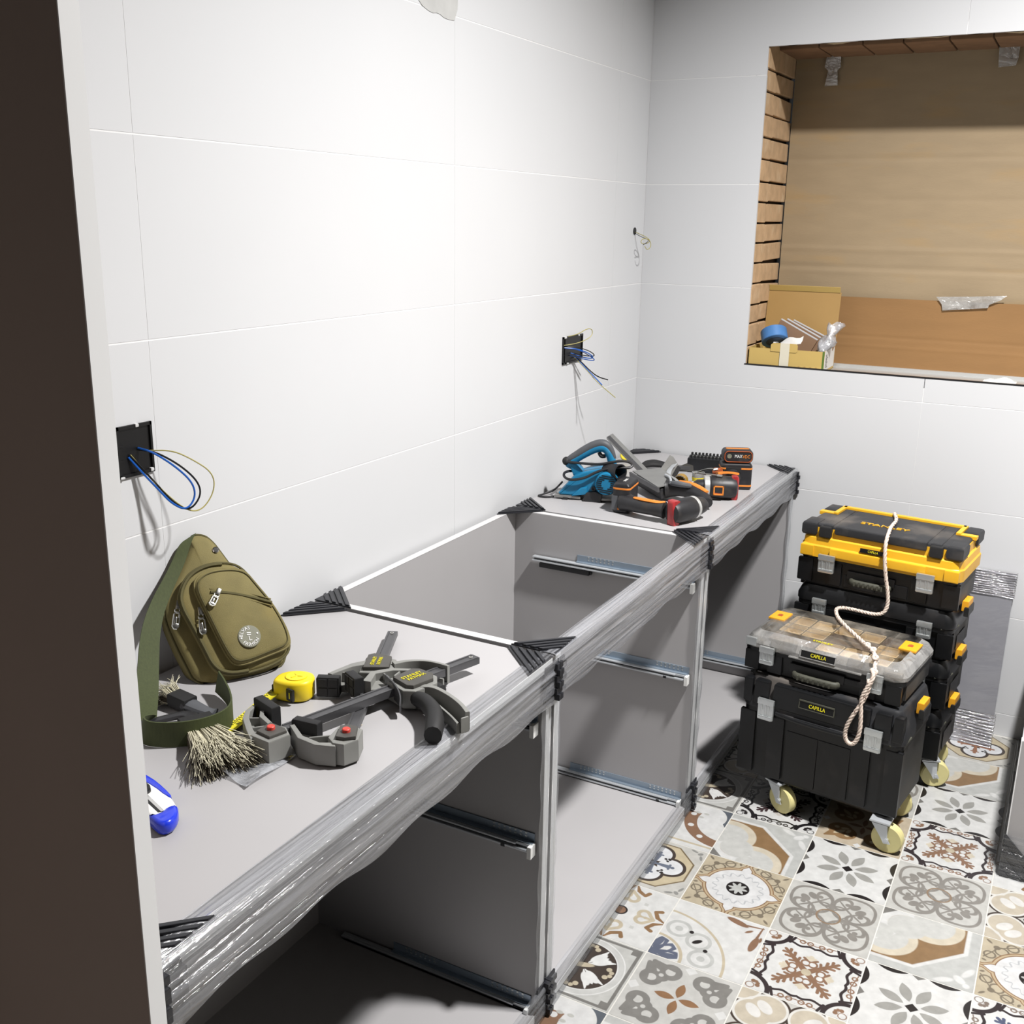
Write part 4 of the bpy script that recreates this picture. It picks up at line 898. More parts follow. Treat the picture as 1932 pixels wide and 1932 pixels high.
cb2 = thing('bar_clamp', 'rear trigger bar clamp underneath the other, its bar end pointing to the back', 'clamp', (.34, -1.97, ZT))
bar(cb2, (430, -2120), (258, -1762), .017, .008, .017)
bd_ = cl_prism(cb2, 'body', [(331, -1962), (306, -1908), (314, -1894), (336, -1890), (354, -1890), (376, -1932), (370, -1945)], .004, .032, 'clamp_grey', .003)
cl_prism(cb2, 'cover_plate', [(334, -1955), (312, -1910), (317, -1900), (334, -1897), (349, -1896), (370, -1934)], .031, .039, 'clamp_plate', .002, bd_)
Tm = off(cb2.location) @ frame((.3405, -1.925, ZT+.0392), (-.43, .9, 0), (-.9, -.43, 0))
text('lettering', 'STANLEY', .0085, 'yellow_ink', bd_, Tm @ TR((0, .0055, 0)), sx=.9); text('lettering', 'FATMAX', .0085, 'yellow_ink', bd_, Tm @ TR((0, -.0045, 0)), sx=.9)
cl_prism(cb2, 'jaw_arm', [(322, -1928), (309, -1950), (303, -1980), (300, -2000), (308, -2000), (312, -1982), (318, -1960), (330, -1944)], .005, .038, 'clamp_grey', .0015)
cl_prism(cb2, 'jaw_web', [(318, -1935), (308, -1965), (305, -1995), (340, -1985), (362, -1950), (345, -1940)], .006, .018, 'clamp_grey', .001)
swept(cb2, 'rib', [(308, -1980), (330, -1972)], .003, .012, .034, 'clamp_grey')
pad(cb2, (306, -2006), (.43, -.9), .036, .003, .037, .014)
swept(cb2, 'fixed_handle', [(364, -1914), (378, -1894), (398, -1880), (420, -1876), (446, -1878)], [.012, .008, .006, .006, .006], .005, .037, 'clamp_grey')
swept(cb2, 'handle_floor', [(368, -1920), (384, -1900), (404, -1887), (446, -1885)], .012, .004, .009, 'rubber')
swept(cb2, 'fixed_handle', [(374, -1930), (390, -1907), (410, -1895), (446, -1893)], [.01, .005, .004, .004], .004, .02, 'clamp_grey')
MB(off(cb2.location)).tube(smooth_path([(.374, -1.938, ZT+.015), (.40, -1.925, ZT+.016), (.43, -1.918, ZT+.016), (.462, -1.925, ZT+.014)], 2), [.008, .011, .012, .011], 12).build('trigger', 'rubber', cb2, ang=.9)
fb = cl_prism(cb2, 'fixed_jaw', [(446, -2176), (430, -2166), (422, -2132), (436, -2121), (457, -2122), (470, -2150), (462, -2172)], .003, .037, 'clamp_grey', .003)
cl_prism(cb2, 'cover_plate', [(444, -2167), (430, -2138), (437, -2129), (453, -2128), (468, -2153), (458, -2164)], .036, .0425, 'clamp_plate', .0015, fb)
cl_prism(cb2, 'jaw_arm', [(452, -2178), (425, -2188), (392, -2184), (358, -2160), (362, -2154), (394, -2175), (426, -2179), (446, -2168)], .003, .034, 'clamp_grey', .0015, fb)
cl_prism(cb2, 'jaw_web', [(440, -2170), (398, -2176), (364, -2156), (384, -2146), (428, -2150)], .01, .02, 'clamp_grey', .001, fb)
swept(cb2, 'rib', [(402, -2172), (424, -2152)], .003, .018, .032, 'clamp_grey', fb)
pad(cb2, (376, -2144), (-.1, 1), .042, .004, .04, .014, fb)
MB(off(cb2.location) @ TR((.449, -2.149, ZT+.042))).lathe([(.0058, 0), (.0058, .0045), (.0048, .0055), (.0005, .0055)], 14).build('release_button', 'red', fb)

# ------------------------------------------------------------------ tape measure, utility knife
tm = thing('tape_measure', 'yellow tape measure with its blade pulled out across the counter', 'tape measure', (.262, -2.028, ZT), math.radians(18))
sh = smooth_poly([(-.034, -.014), (-.03, -.022), (.0, -.0275), (.022, -.02), (.028, .0), (.022, .02), (.0, .0275), (-.02, .022), (-.033, .008)], 2)
c_ = MB().prism(sh, .001, .034, .005).build('case', 'tape_yellow', tm, ang=.9)
MB().lathe([(.017, .0335), (.017, .0355), (.0155, .036), (.012, .0355), (.0005, .0355)], 28, TR((-.001, .0, 0))).build('boss', 'tape_yellow', c_)
b = MB()
for a in (.5, 2.6, 4.7): b.box((-.001, .002, .0353), (.001, .01, .0363), TR((-.001, 0, 0)) @ RZ(a))
b.build('emboss', 'tape_yellow', c_)
MB(RZ(-.45)).box((.006, -.0288, .006), (.02, -.0245, .0265), bev=.002).build('side_window', 'socket_black', c_)
MB(RZ(-.45) @ TR((.0135, -.0289, .016)) @ RX(PI/2)).box((-.001, -.005, 0), (.001, .005, .0006)).build('ink_mark', 'yellow_ink', c_, smooth=False)
MB().box((-.0365, -.014, .004), (-.029, .002, .023), bev=.001).build('mouth', 'socket_black', c_)
T = off(tm.location); T = RZ(-math.radians(18)) @ T
def blade(u, v):
    P_ = [V((.238, -2.046, .7445)), V((.2415, -2.08, .742)), V((.25, -2.132, .7385)), V((.2555, -2.17, .737)), V((.259, -2.203, .7365))]
    x = u*4; k = min(int(x), 3); p = P_[k].lerp(P_[k+1], x-k); s = V((1, .1, 0)).normalized(); return p+s*(v-.5)*.0185+V((0, 0, .0028*(2*v-1)**2))
MB(T).sheet(30, 6, blade).sheet(30, 6, lambda u, v: blade(u, v)-V((0, 0, .0008))).build('blade', 'blade_yellow', tm, ang=1)
b = MB(T)
for k in range(26):
    p = blade(.03+k*.037, .06); w = .006 if k % 5 else .012; b.box(p+V((0, 0, .0006)), p+V((w, .0008, .0012)))
b.build('scale_marks', 'socket_black', tm, smooth=False)['kind'] = 'stuff'
MB(T).box((.248, -2.2075, ZT+.001), (.2685, -2.2025, .741), bev=.0008).build('end_hook', 'steel_dull', tm)

kn = thing('utility_knife', 'blue and white snap-off utility knife beside the tall cabinet edge', 'knife', (.33, -2.38, ZT), 0)
full = smooth_poly(mm([(232, -2360), (245, -2338), (278, -2342), (314, -2352), (350, -2367), (372, -2386), (379, -2404), (371, -2414), (352, -2409), (316, -2398), (270, -2384), (238, -2374)]), 2)
Tk = off(kn.location)
MB(Tk).prism(full, ZT+.001, ZT+.018, .005).build('handle', 'white_plastic', kn, ang=.9)
MB(Tk).prism(smooth_poly(mm([(348, -2380), (356, -2370), (373, -2386), (380, -2404), (371, -2415.5), (352, -2410.5), (340, -2406), (352, -2398)]), 1), ZT+.0008, ZT+.0192, .005).build('end_cap', 'knife_blue', kn, ang=.9)
MB(Tk).prism(smooth_poly(mm([(230, -2346), (246, -2336.5), (280, -2340.5), (312, -2350.5), (340, -2362), (330, -2365), (300, -2356), (262, -2350)]), 1), ZT+.004, ZT+.0188, .002).build('grip', 'knife_blue', kn, ang=.9)
MB(Tk).prism(smooth_poly(mm([(262, -2384), (312, -2399), (330, -2404), (336, -2399), (316, -2392), (270, -2376)]), 1), ZT+.004, ZT+.0188, .002).build('grip', 'knife_blue', kn, ang=.9)
MB(Tk).prism(mm([(250, -2363), (256, -2355), (356, -2391), (350, -2397)]), ZT+.012, ZT+.0184, .0006).build('slot', 'socket_black', kn)
MB(Tk).prism(mm([(300, -2371.5), (303, -2377), (352, -2394), (354, -2391)]), ZT+.0182, ZT+.0188, .0002).build('blade_rail', 'aluminium', kn)
MB(Tk).prism(smooth_poly(mm([(276, -2372), (282, -2356), (306, -2364), (308, -2376), (296, -2380)]), 1), ZT+.0175, ZT+.0245, .002).build('slider', 'socket_black', kn)

# ------------------------------------------------------------------ power tools on the far cabinet
pl = thing('planer', 'teal blue corded hand planer with grey grip, nearest the left wall', 'power tool'); pl.matrix_world = frame((.077, -.725, ZT), (.966, .259, 0), (-.259, .966, 0))
UP = Matrix(((1, 0, 0, 0), (0, 0, 1, 0), (0, 1, 0, 0), (0, 0, 0, 1)))     # outline (x,z) extruded along y
q = lambda L: [(a/1000, c/1000) for a, c in L]
MB(UP).prism(q([(-2, 16), (12, 32), (28, 52), (40, 66), (66, 78), (110, 90), (140, 86), (150, 66), (152, 40), (140, 22), (78, 17), (36, 11), (2, 11)]), .008, .082, .006).build('body', 'tool_blue', pl, ang=.5)
MB(UP).prism(q([(36, 12), (78, 18), (78, 40), (60, 36)]), -.001, .012, .004).build('side_rib', 'tool_blue', pl)
parts(pl, 'sole', 'steel_dull', [((-.012, .004, .004), (.06, .086, .011)), ((.07, .004, .004), (.158, .086, .011))], .001)
MB().prism(q([(66, 2), (76, 24), (100, 30), (120, 22), (116, 2), (100, -.0), (80, .0)]), -.004, .01, .002, UP).build('chip_guard', 'tool_black', pl); MB().box((.012, .0, .0), (.026, .01, .006), bev=.001).build('rest_foot', 'tool_black', pl)
mt = MB(TR((.131, .01, .055)) @ RX(PI/2)).lathe([(.031, -.03), (.031, .022), (.028, .027), (.0005, .027)], 32).build('motor_housing', 'tool_blue', pl)
b = MB(TR((.131, -.0172, .055)) @ RX(PI/2) @ RZ(-.12))
for k in range(9):
    y = -.022+k*.0055; w = math.sqrt(max(.0265**2-y*y, 0)); i = math.sqrt(max(.0125**2-y*y, 0))
    if i < .003: b.box((-w, y-.0012, 0), (w, y+.0012, .0009))
    else: b.box((-w, y-.0012, 0), (-i, y+.0012, .0009)); b.box((i, y-.0012, 0), (w, y+.0012, .0009))
b.build('vent_slots', 'socket_black', mt, smooth=False)['kind'] = 'stuff'
MB(TR((.095, .006, .036)) @ RX(PI/2)).lathe([(.006, 0), (.006, .005), (.003, .0052), (.002, .003), (.0003, .003)], 14).build('screw_recess', 'tool_black', pl)
ex = MB(frame((.135, .02, .084), (.72, -.68, .12), (0, 0, 1)) @ RY(PI/2))
ex.lathe([(.021, -.01), (.0205, .035), (.0215, .045), (.0185, .045), (.0175, .01), (.0005, .01)], 24); ex.build('dust_outlet', 'tool_black', pl)
yh = .045
MB().tube(smooth_path([(.022, yh, .08), (.03, yh, .10), (.056, yh, .118), (.085, yh, .136), (.108, yh, .143), (.122, yh, .136), (.132, yh, .118), (.139, yh, .088)], 2), [.013, .012, .0115, .0125, .013, .012, .0115, .013], 12).build('handle', 'tool_blue', pl, ang=1)
MB().tube(smooth_path([(.018, yh, .1), (.036, yh, .112), (.06, yh, .130), (.085, yh, .145), (.106, yh, .152), (.121, yh, .148), (.132, yh, .134), (.141, yh, .112)], 2), [.009, .0115, .012, .0125, .0125, .0115, .009, .006], 12).build('grip', 'tool_grey', pl, ang=1)
MB(UP).prism(q([(21, 96), (44, 94), (64, 70), (34, 62)]), .028, .062, .004).build('front_post', 'tool_blue', pl)
MB().ball((.012, yh, .097), .012).build('depth_knob', 'rubber', pl)
MB().tube(smooth_path([(.1, yh, .127), (.106, yh, .116), (.118, yh, .118)], 2), [.005, .006, .005], 8).build('trigger', 'rubber', pl)
MB().tube(smooth_path([(.014, .03, .098), (.06, .02, .099), (.11, .015, .1), (.15, .015, .112), (.18, .02, .114), (.197, .015, .106), (.19, .005, .098), (.165, .0, .1), (.13, -.0, .094), (.10, -.004, .083), (.07, -.006, .064), (.03, -.004, .056), (.01, .01, .063), (.012, .03, .072), (.04, .05, .07)], 3), .0036, 8).build('cord', 'tool_black', pl)
MB().tube(smooth_path([(.0, .06, .035), (-.02, .04, .012), (-.05, .02, .004), (-.06, .01, .003), (-.03, .0, .003), (.01, .03, .006)], 3), .0026, 8).build('cord', 'tool_black', pl)
o = thing('yellow_disc', 'small round yellow plastic disc standing by the wall behind the blue planer', 'plastic disc'); o.matrix_world = frame((.056, -.205, ZT+.0215), (.9, .42, 0), (-.15, .3, .9))
MB().lathe([(.014, -.006), (.0162, -.004), (.0162, .004), (.014, .0065), (.0005, .0075)], 28).build('disc', 'disc_yellow', o); MB().lathe([(.0163, -.002), (.0168, 0), (.0163, .002)], 28).build('rim', 'gold', o)
# angled bar leaning on the planer
o = thing('steel_bar', 'grey steel bar of square section leaning upwards against the blue planer', 'metal bar', (.24, -.45, ZT)); A, C_ = V((.252, -.45, ZT+.008)), V((.072, -.375, .846))
m = off(o.location) @ frame(A, C_-A, (.5, .85, .5)); L = (C_-A).length
MB(m).box((0, -.011, -.006), (L, .011, .006), bev=.0012).build('bar', 'steel_dull', o)
MB(m).box((.002, -.0112, -.0068), (L-.003, -.001, -.0061)).build('dark_strip', 'clamp_steel', o)  # darker steel strip laid along one face of the bar
MB(m).box((-.012, -.009, -.004), (.006, .009, .008), bev=.002).build('end_button', 'tool_red', o)
def battery(par, T, name, w, d, h, face=True):
    b = MB(T); b.shells(w, d, .01, [(.003, 0), (0, .004), (0, h-.006), (.003, h-.001), (.006, h)], None, 5); r = b.build(name, 'tool_black', par)
    for z in (.009, h-.016): MB(T).shells(w+.0016, d+.0016, .011, [(0.0005, z), (0, z+.001), (0, z+.004), (.0005, z+.005)], None, 5).build('orange_band', 'orange', r)
    return r
def drill(label, loc, batt, head, handle_pts, red, T=None):
    pass
# front drill
d1 = thing('cordless_drill', 'front orange and black cordless drill lying down, red tail towards the camera', 'power tool', (.34, -.75, ZT)); T = off(d1.location)
Tb = T @ TR((.270, -.722, ZT)) @ RZ(.12)
bt = battery(d1, Tb, 'battery', .046, .092, .078)
text('lettering', '20V MAX', .0095, 'badge_white', bt, Tb @ TR((0, 0, .0782)) @ RZ(PI/2), sx=.8)
MB(Tb).box((-.002, -.0475, .014), (.008, -.0455, .026), bev=.001).build('release_tab', 'red', bt)
MB(Tb).box((-.023, -.048, .008), (-.008, -.0462, .046), bev=.001).build('side_rib', 'tool_grey', bt)
MB(T).tube(smooth_path([(.282, -.752, ZT+.028), (.315, -.77, ZT+.03), (.36, -.783, ZT+.031), (.402, -.785, ZT+.031)], 2), [.027, .02, .018, .022], 14).build('handle', 'tool_black', d1, ang=1)
MB(T).tube(smooth_path([(.315, -.773, ZT+.0485), (.345, -.782, ZT+.0495), (.385, -.786, ZT+.0485), (.402, -.784, ZT+.052)], 2), [.004, .0065, .006, .004], 8, flat=(1.4, .6)).build('grip_strip', 'orange', d1)
hd = T @ frame((.424, -.806, ZT+.031), (.037, .086, .003), (0, 0, 1)) @ RY(PI/2)
MB(hd).lathe([(.016, 0), (.025, .004), (.0295, .016), (.0305, .05), (.0295, .075), (.027, .08)], 24).build('motor_housing', 'tool_black', d1)
MB(hd).box((-.014, -.0318, -.0025), (.01, .0318, .024), bev=.006).build('tail_cap', 'tool_red', d1, ang=.9)
MB(hd).lathe([(.0275, .078), (.029, .08), (.029, .086), (.0265, .088)], 24).build('collar', 'aluminium', d1)
MB(hd).lathe([(.0245, .086), (.024, .1), (.02, .118), (.012, .128), (.0006, .128)], 18).build('chuck', 'tool_black', d1)
# second drill with its battery, a spare battery on top
d2 = thing('cordless_drill', 'rear cordless drill lying behind, red tail to the right and square orange window', 'power tool', (.45, -.43, ZT)); T = off(d2.location)
Tb = T @ TR((.446, -.338, ZT)) @ RZ(.42)
bt = battery(d2, Tb, 'battery', .088, .058, .074)
MB(Tb).box((-.03, -.031, .05), (.012, -.0285, .064), bev=.001).build('release_tab', 'rubber', bt)
MB(T).tube(smooth_path([(.446, -.37, ZT+.035), (.448, -.41, ZT+.036), (.452, -.45, ZT+.034)], 2), [.026, .02, .022], 12).build('handle', 'tool_black', d2, ang=1)
MB(T).ribbon(smooth_path([(.428, -.452, ZT+.062), (.452, -.432, ZT+.064), (.475, -.412, ZT+.058)], 2), V((.012, -.016, .004)), .006).build('grip_strip', 'orange', d2)
MB(T).tube([(.408, -.41, ZT+.055), (.428, -.414, ZT+.058)], [.012, .011], 10).build('trigger', 'rust_orange', d2)
hd = T @ frame((.492, -.468, ZT+.033), (-.088, -.038, .0), (0, 0, 1)) @ RY(PI/2)
MB(hd).lathe([(.016, 0), (.026, .004), (.031, .018), (.0315, .05), (.0305, .07), (.028, .075)], 24).build('motor_housing', 'tool_black', d2)
MB(hd).box((-.013, -.0325, -.003), (.012, .0325, .018), bev=.006).build('tail_cap', 'tool_red', d2, ang=.9)
MB(hd).lathe([(.0265, .074), (.0285, .076), (.0285, .088), (.026, .09)], 24).build('collar', 'aluminium', d2)
MB(hd).lathe([(.02, .088), (.019, .108), (.012, .118), (.0006, .118)], 16).build('chuck', 'tool_black', d2)
W_ = frame((.455, -.5155, ZT+.03), (.9, .38, 0), (0, 0, 1))
b = MB(T @ W_)
for a in ((-.014, -.013, -.010, .013), (.010, -.013, .014, .013), (-.014, -.013, .014, -.009), (-.014, .009, .014, .013)): b.box((a[0], a[1], -.002), (a[2], a[3], .0025), bev=.001)
b.build('window_frame', 'orange', d2); MB(T @ W_).box((-.011, -.01, -.002), (.011, .01, .0005)).build('window_pane', 'rust_orange', d2, smooth=False)
sb = thing('battery_pack', 'spare dark battery with white and orange lettering lying on top of the rear drill battery', 'battery'); sb.matrix_world = TR((.446, -.332, ZT+.0755)) @ RZ(.44)
MB().prism(rrect(.084, .036, .012, 5), 0, .05, .006, TR((0, .024, .018)) @ RX(PI/2)).build('case', 'tool_black', sb)
MB(TR((0, -.0268, .018)) @ RX(PI/2)).tube([(x, y, 0) for x, y in rrect(.076, .03, .011, 5)], .0012, 6, closed=True).build('bezel', 'rust_orange', sb)
MB().prism(rrect(.066, .012, .005, 4), .0, .0012, .0004, TR((0, 0, .0358))).build('contact_rail', 'orange', sb)
Tt = TR((0, -.0263, .018)) @ RX(PI/2)
text('lettering', 'MAX', .0125, 'badge_white', sb, Tt @ TR((.0, .001, 0)), sx=.8); text('lettering', 'VDC', .0125, 'orange', sb, Tt @ TR((.022, .0, 0)), sx=.8)
MB(Tt @ TR((-.025, .001, 0))).lathe([(.0065, 0), (.0065, .0006), (.0045, .0007), (.0045, .0003), (.0004, .0003)], 18).build('emblem', 'badge', sb)
# bit case
bc = thing('drill_bit_case', 'black case with two rows of bits behind the power tools, left of the batteries', 'case'); bc.matrix_world = TR((.312, -.19, ZT)) @ RZ(.18)
MB().box((-.052, -.03, 0), (.052, .03, .045), bev=.004).build('case', 'dark_plastic', bc)
b = MB()
for r_ in range(2):
    for k in range(9): b.box((-.046+k*.0108, -.022+r_*.02, .044), (-.040+k*.0108, -.014+r_*.02, .052+.004*r_), bev=.001)
b.build('bits', 'rubber', bc); MB().box((-.05, -.012, .0445), (.05, -.008, .049), bev=.0006).build('rail', 'steel_dull', bc)
# jigsaw in the middle
js = thing('jigsaw', 'jigsaw lying on its side with a grey metal base plate, behind the front drill', 'power tool', (.29, -.55, ZT)); T = off(js.location)
PLm = frame((.278, -.525, ZT+.046), (.145, -.13, -.004), (.1, .1, .02))
MB(T @ PLm).prism([(-.085, -.03), (.085, -.038), (.09, .03), (-.06, .045)], 0, .004, .001).build('base_plate', 'steel_dull', js)
MB(T @ PLm).box((-.085, -.04, -.012), (.088, -.034, .002), bev=.001).build('plate_flange', 'clamp_steel', js)
MB(T @ PLm).box((-.07, -.03, -.036), (.085, .02, -.004), bev=.006).build('gear_housing', 'tool_black', js)
MB(T).tube(smooth_path([(.33, -.575, ZT+.032), (.37, -.57, ZT+.036), (.41, -.575, ZT+.03), (.445, -.598, ZT+.024), (.46, -.622, ZT+.02)], 2), [.026, .021, .018, .017, .014], 12).build('handle', 'tool_black', js, ang=1)
MB(T).tube(smooth_path([(.355, -.548, ZT+.05), (.39, -.56, ZT+.052), (.42, -.572, ZT+.047), (.448, -.592, ZT+.042)], 2), [.004, .006, .006, .004], 8, flat=(1.4, .7)).build('grip_strip', 'orange', js)
MB(T).tube(smooth_path([(.345, -.59, ZT+.052), (.372, -.603, ZT+.056), (.40, -.585, ZT+.05)], 2), [.006, .008, .006], 10).build('trigger', 'tool_grey', js)
MB(T @ PLm).tube(smooth_path([(.02, .02, .008), (.06, .015, .012), (.10, -.005, .01)], 2), .0035, 8).build('guide_rod', 'zinc', js)
# smaller tools in the heap
o = thing('scraper', 'wide flat grey metal blade propped up in the middle of the tool heap', 'scraper'); o.matrix_world = frame((.262, -.455, ZT+.012), (.0, .13, .052), (.03, .015, -.04))
MB().prism([(0, -.02), (.125, -.018), (.132, -.006), (.126, .024), (.01, .03), (-.004, .01)], 0, .0025, .0006).build('blade', 'steel_dull', o)
MB().prism([(-.004, .024), (.12, .02), (.12, .032), (.0, .038)], -.004, .0022, .001).build('edge', 'rubber', o)
o = thing('pliers', 'pair of black pliers lying at the back of the tool heap near the corner guard', 'pliers', (.19, -.25, ZT)); T = off(o.location)
MB(T).tube(smooth_path([(.228, -.24, ZT+.012), (.19, -.245, ZT+.016), (.16, -.26, ZT+.018), (.145, -.285, ZT+.014)], 2), [.007, .008, .009, .008], 8).build('handle', 'rubber', o)
MB(T).tube(smooth_path([(.228, -.235, ZT+.012), (.19, -.232, ZT+.016), (.165, -.236, ZT+.02), (.148, -.255, ZT+.02), (.145, -.28, ZT+.016)], 2), [.007, .008, .009, .008, .007], 8).build('handle', 'rubber', o)
MB(T).prism([(.22, -.252), (.25, -.238), (.285, -.225), (.285, -.222), (.25, -.224), (.22, -.225)], ZT+.006, ZT+.018, .002).build('jaws', 'clamp_steel', o)
o = thing('putty_knife', 'black triangular putty knife blade standing up behind the grey scraper', 'putty knife'); o.matrix_world = frame((.238, -.235, ZT+.001), (.98, .2, 0), (0, .1, 1))
MB().prism([(-.03, .012), (.0, .012), (.045, .035), (.05, .002), (-.03, .0)], 0, .002, .0005).build('blade', 'clamp_plate', o); MB().tube([(.045, .03, .001), (.075, .024, .001)], [.002, .001], 6).build('tang', 'clamp_plate', o)
o = thing('hole_saw', 'gold-toothed round hole saw lying on its side in the tool heap', 'hole saw'); o.matrix_world = frame((.312, -.405, ZT+.018), (.86, .1, .15), (0, 0, 1))
MB().lathe([(.017, 0), (.019, 0), (.019, .026), (.017, .026), (.0165, .002), (.017, 0)], 28).build('cup', 'gold', o)
b = MB()
for k in range(18): b.box((.0168, -.002, .025), (.019, .0015, .03), RZ(k*PI/9))
b.build('teeth', 'steel_dull', o, smooth=False)['kind'] = 'stuff'
MB().lathe([(.017, -.001), (.0175, -.003), (.003, -.004), (.003, .034), (.0004, .036)], 18).build('arbor', 'zinc', o)
o = thing('measuring_cup', 'small clear plastic cup with a yellow band in the tool heap', 'cup'); o.matrix_world = TR((.345, -.36, ZT)) @ RZ(.3)
MB().lathe([(.012, .0), (.015, .002), (.018, .036), (.0165, .036), (.0135, .004), (.0004, .003)], 24).build('cup', 'clear_lid_rim', o); MB().lathe([(.0156, .008), (.0172, .022), (.0176, .022), (.016, .008)], 24).build('band', 'disc_yellow', o)
o = thing('angle_bracket', 'bent grey metal bracket between the scraper and the hole saw', 'bracket', (.285, -.43, ZT)); T = off(o.location)
MB(T).ribbon(smooth_path([(.292, -.475, ZT+.004), (.282, -.44, ZT+.02), (.27, -.40, ZT+.04), (.272, -.36, ZT+.05)], 2), V((.014, .004, .006)), .002).build('strip', 'zinc', o); MB(T).ribbon(smooth_path([(.30, -.47, ZT+.003), (.33, -.45, ZT+.016), (.36, -.44, ZT+.022)], 1), V((0, .014, .008)), .002).build('strip', 'zinc', o)
for i, (a, c, r, lab) in enumerate((((.385, -.505, ZT+.068), (.458, -.497, ZT+.066), .0028, 'straight chrome bit lying across the rear drill housing'), ((.37, -.47, ZT+.058), (.425, -.435, ZT+.07), .0028, 'bent chrome hook tool crossing over the chrome bit'), ((.30, -.505, ZT+.052), (.38, -.60, ZT+.052), .004, 'pale curved steel rod over the jigsaw'))):
    o = thing('drill_bit' if i == 0 else 'hook_tool' if i == 1 else 'steel_rod', lab, 'tool bit', ((a[0]+c[0])/2, (a[1]+c[1])/2, ZT)); T = off(o.location)
    b = MB(T); md = (V(a)+V(c))/2+V((0, 0, .006 if i else 0)); b.tube(smooth_path([a, md, c], 2), [r*.7, r, r], 8); b.build('shaft', 'chrome', o); MB(T).tube([V(a).lerp(V(c), .8), V(a).lerp(V(c), .98)], r*1.5, 6).build('shank', 'steel_dull', o)
o = thing('chisel_bit', 'teal-handled small tool half hidden under the grey scraper', 'hand tool', (.265, -.43, ZT)); T = off(o.location)
MB(T).tube([(.268, -.40, ZT+.012), (.285, -.452, ZT+.014)], [.008, .009], 10).build('handle', pm('teal', (90, 160, 164), .4), o); MB(T).tube([(.285, -.452, ZT+.014), (.293, -.487, ZT+.01)], .003, 8).build('shaft', 'steel_dull', o)

# ------------------------------------------------------------------ toolbox stacks
def latch(par, x, y, z, w=.034, h=.05):
    b = MB(TR((x, y, z))); b.box((-w/2, -.010, -h), (w/2, -.003, -.004), bev=.002); b.box((-w/2-.001, -.0125, -.016), (w/2+.001, -.004, 0), bev=.0015); b.box((-w/2+.002, -.0135, -h), (w/2-.002, -.006, -h+.011), bev=.002)
    for k in (-.25, .05, .2): b.box((k*w-.0015, -.0115, -h+.012), (k*w+.0015, -.0095, -.016), bev=.0005)
    return b.build('latch', 'latch', par)
def name_plate(par, x, y, z, tilt=.35, w=.066, h=.014, frame_=True):
    m = TR((x, y, z)) @ RX(PI/2-tilt)
    b = MB(m); b.box((-w/2, -h/2, -.004), (w/2, h/2, .001), bev=.0008); p = b.build('name_plate', 'socket_black', par)
    if frame_:
        b = MB(m); b.box((-w/2-.002, h/2, -.004), (w/2+.002, h/2+.004, .003), bev=.0008); b.box((-w/2-.002, -h/2-.002, -.004), (w/2+.002, -h/2, .002), bev=.0006); b.box((-w/2-.002, -h/2, -.004), (-w/2, h/2, .002)); b.box((w/2, -h/2, -.004), (w/2+.002, h/2, .002)); b.build('plate_frame', frame_ if isinstance(frame_, str) else 'grip_olive', p)
    text('lettering', 'CAPILLA', h*.78, 'yellow_ink', p, m @ TR((.001, 0, .0012)), .0003, sx=.82)
    return p
def side_clip(par, x, y, z, sx=1):
    b = MB(TR((x, y, z))); b.box((-.004 if sx > 0 else -.012, -.026, -.018), (.012 if sx > 0 else .004, .026, .012), bev=.003); r = b.build('side_clip', 'clip_yellow', par)
    MB(TR((x+.009*sx, y, z-.012))).box((-.006, -.03, -.018), (.006, .03, .008), bev=.003).build('clip_holder', 'box_side', r); return r
def grip_bar(par, x, y, z, w=.085):
    b = MB(); b.tube(smooth_path([(x-w/2, y, z), (x-w/2+.006, y-.012, z), (x+w/2-.006, y-.012, z), (x+w/2, y, z)], 2), .0075, 10, flat=(.9, 1.2)); r = b.build('grip', 'grip_olive', par, ang=1)
    b = MB()
    for k in range(7): b.box((x-w*.36+k*w*.12-.002, y-.0215, z-.006), (x-w*.36+k*w*.12+.002, y-.017, z+.007), bev=.001)
    b.build('grip_ribs', 'grip_olive', r); MB().box((x-w*.62, y-.002, z+.004), (x+w*.62, y+.004, z+.026), bev=.001).build('grip_recess', 'socket_black', par)
def tool_case(name, label, FL, yaw, W, D, z0, z1, lid_h, lid='box_black', latches=True, ribs=True, plate=True, clips=True):
    c, s = math.cos(yaw), math.sin(yaw); ctr = (FL[0]+W/2*c-D/2*s, FL[1]+W/2*s+D/2*c, z0)
    o = thing(name, label, 'toolbox', ctr, yaw); H = z1-z0; hb = H-lid_h
    MB().shells(W, D, .022, [(.014, 0), (.010, .006), (.008, hb*.5), (.006, hb-.012), (.001, hb-.010), (.001, hb)], None, 5).build('tub', 'box_black', o, ang=.5)
    parts(o, 'side_panel', 'box_side', [((sx*(W/2-.012)-(.0 if sx > 0 else .0095), -D/2+.03, .012), (sx*(W/2-.012)+(.0095 if sx > 0 else 0), D/2-.03, hb-.012)) for sx in (-1, 1)], .002)
    if ribs:
        parts(o, 'front_rib', 'box_black', [((x*W-.02, -D/2+.001, .01), (x*W+.02, -D/2+.012, hb-.01)) for x in (-.46, -.27, .27, .46)], .004)
        parts(o, 'front_panel', 'box_black', [((-.2*W, -D/2+.005, .012), (-.001, -D/2+.013, hb-.04)), ((.001, -D/2+.005, .012), (.2*W, -D/2+.013, hb-.04))], .002)
    return o, W, D, H, hb
YW = -.135
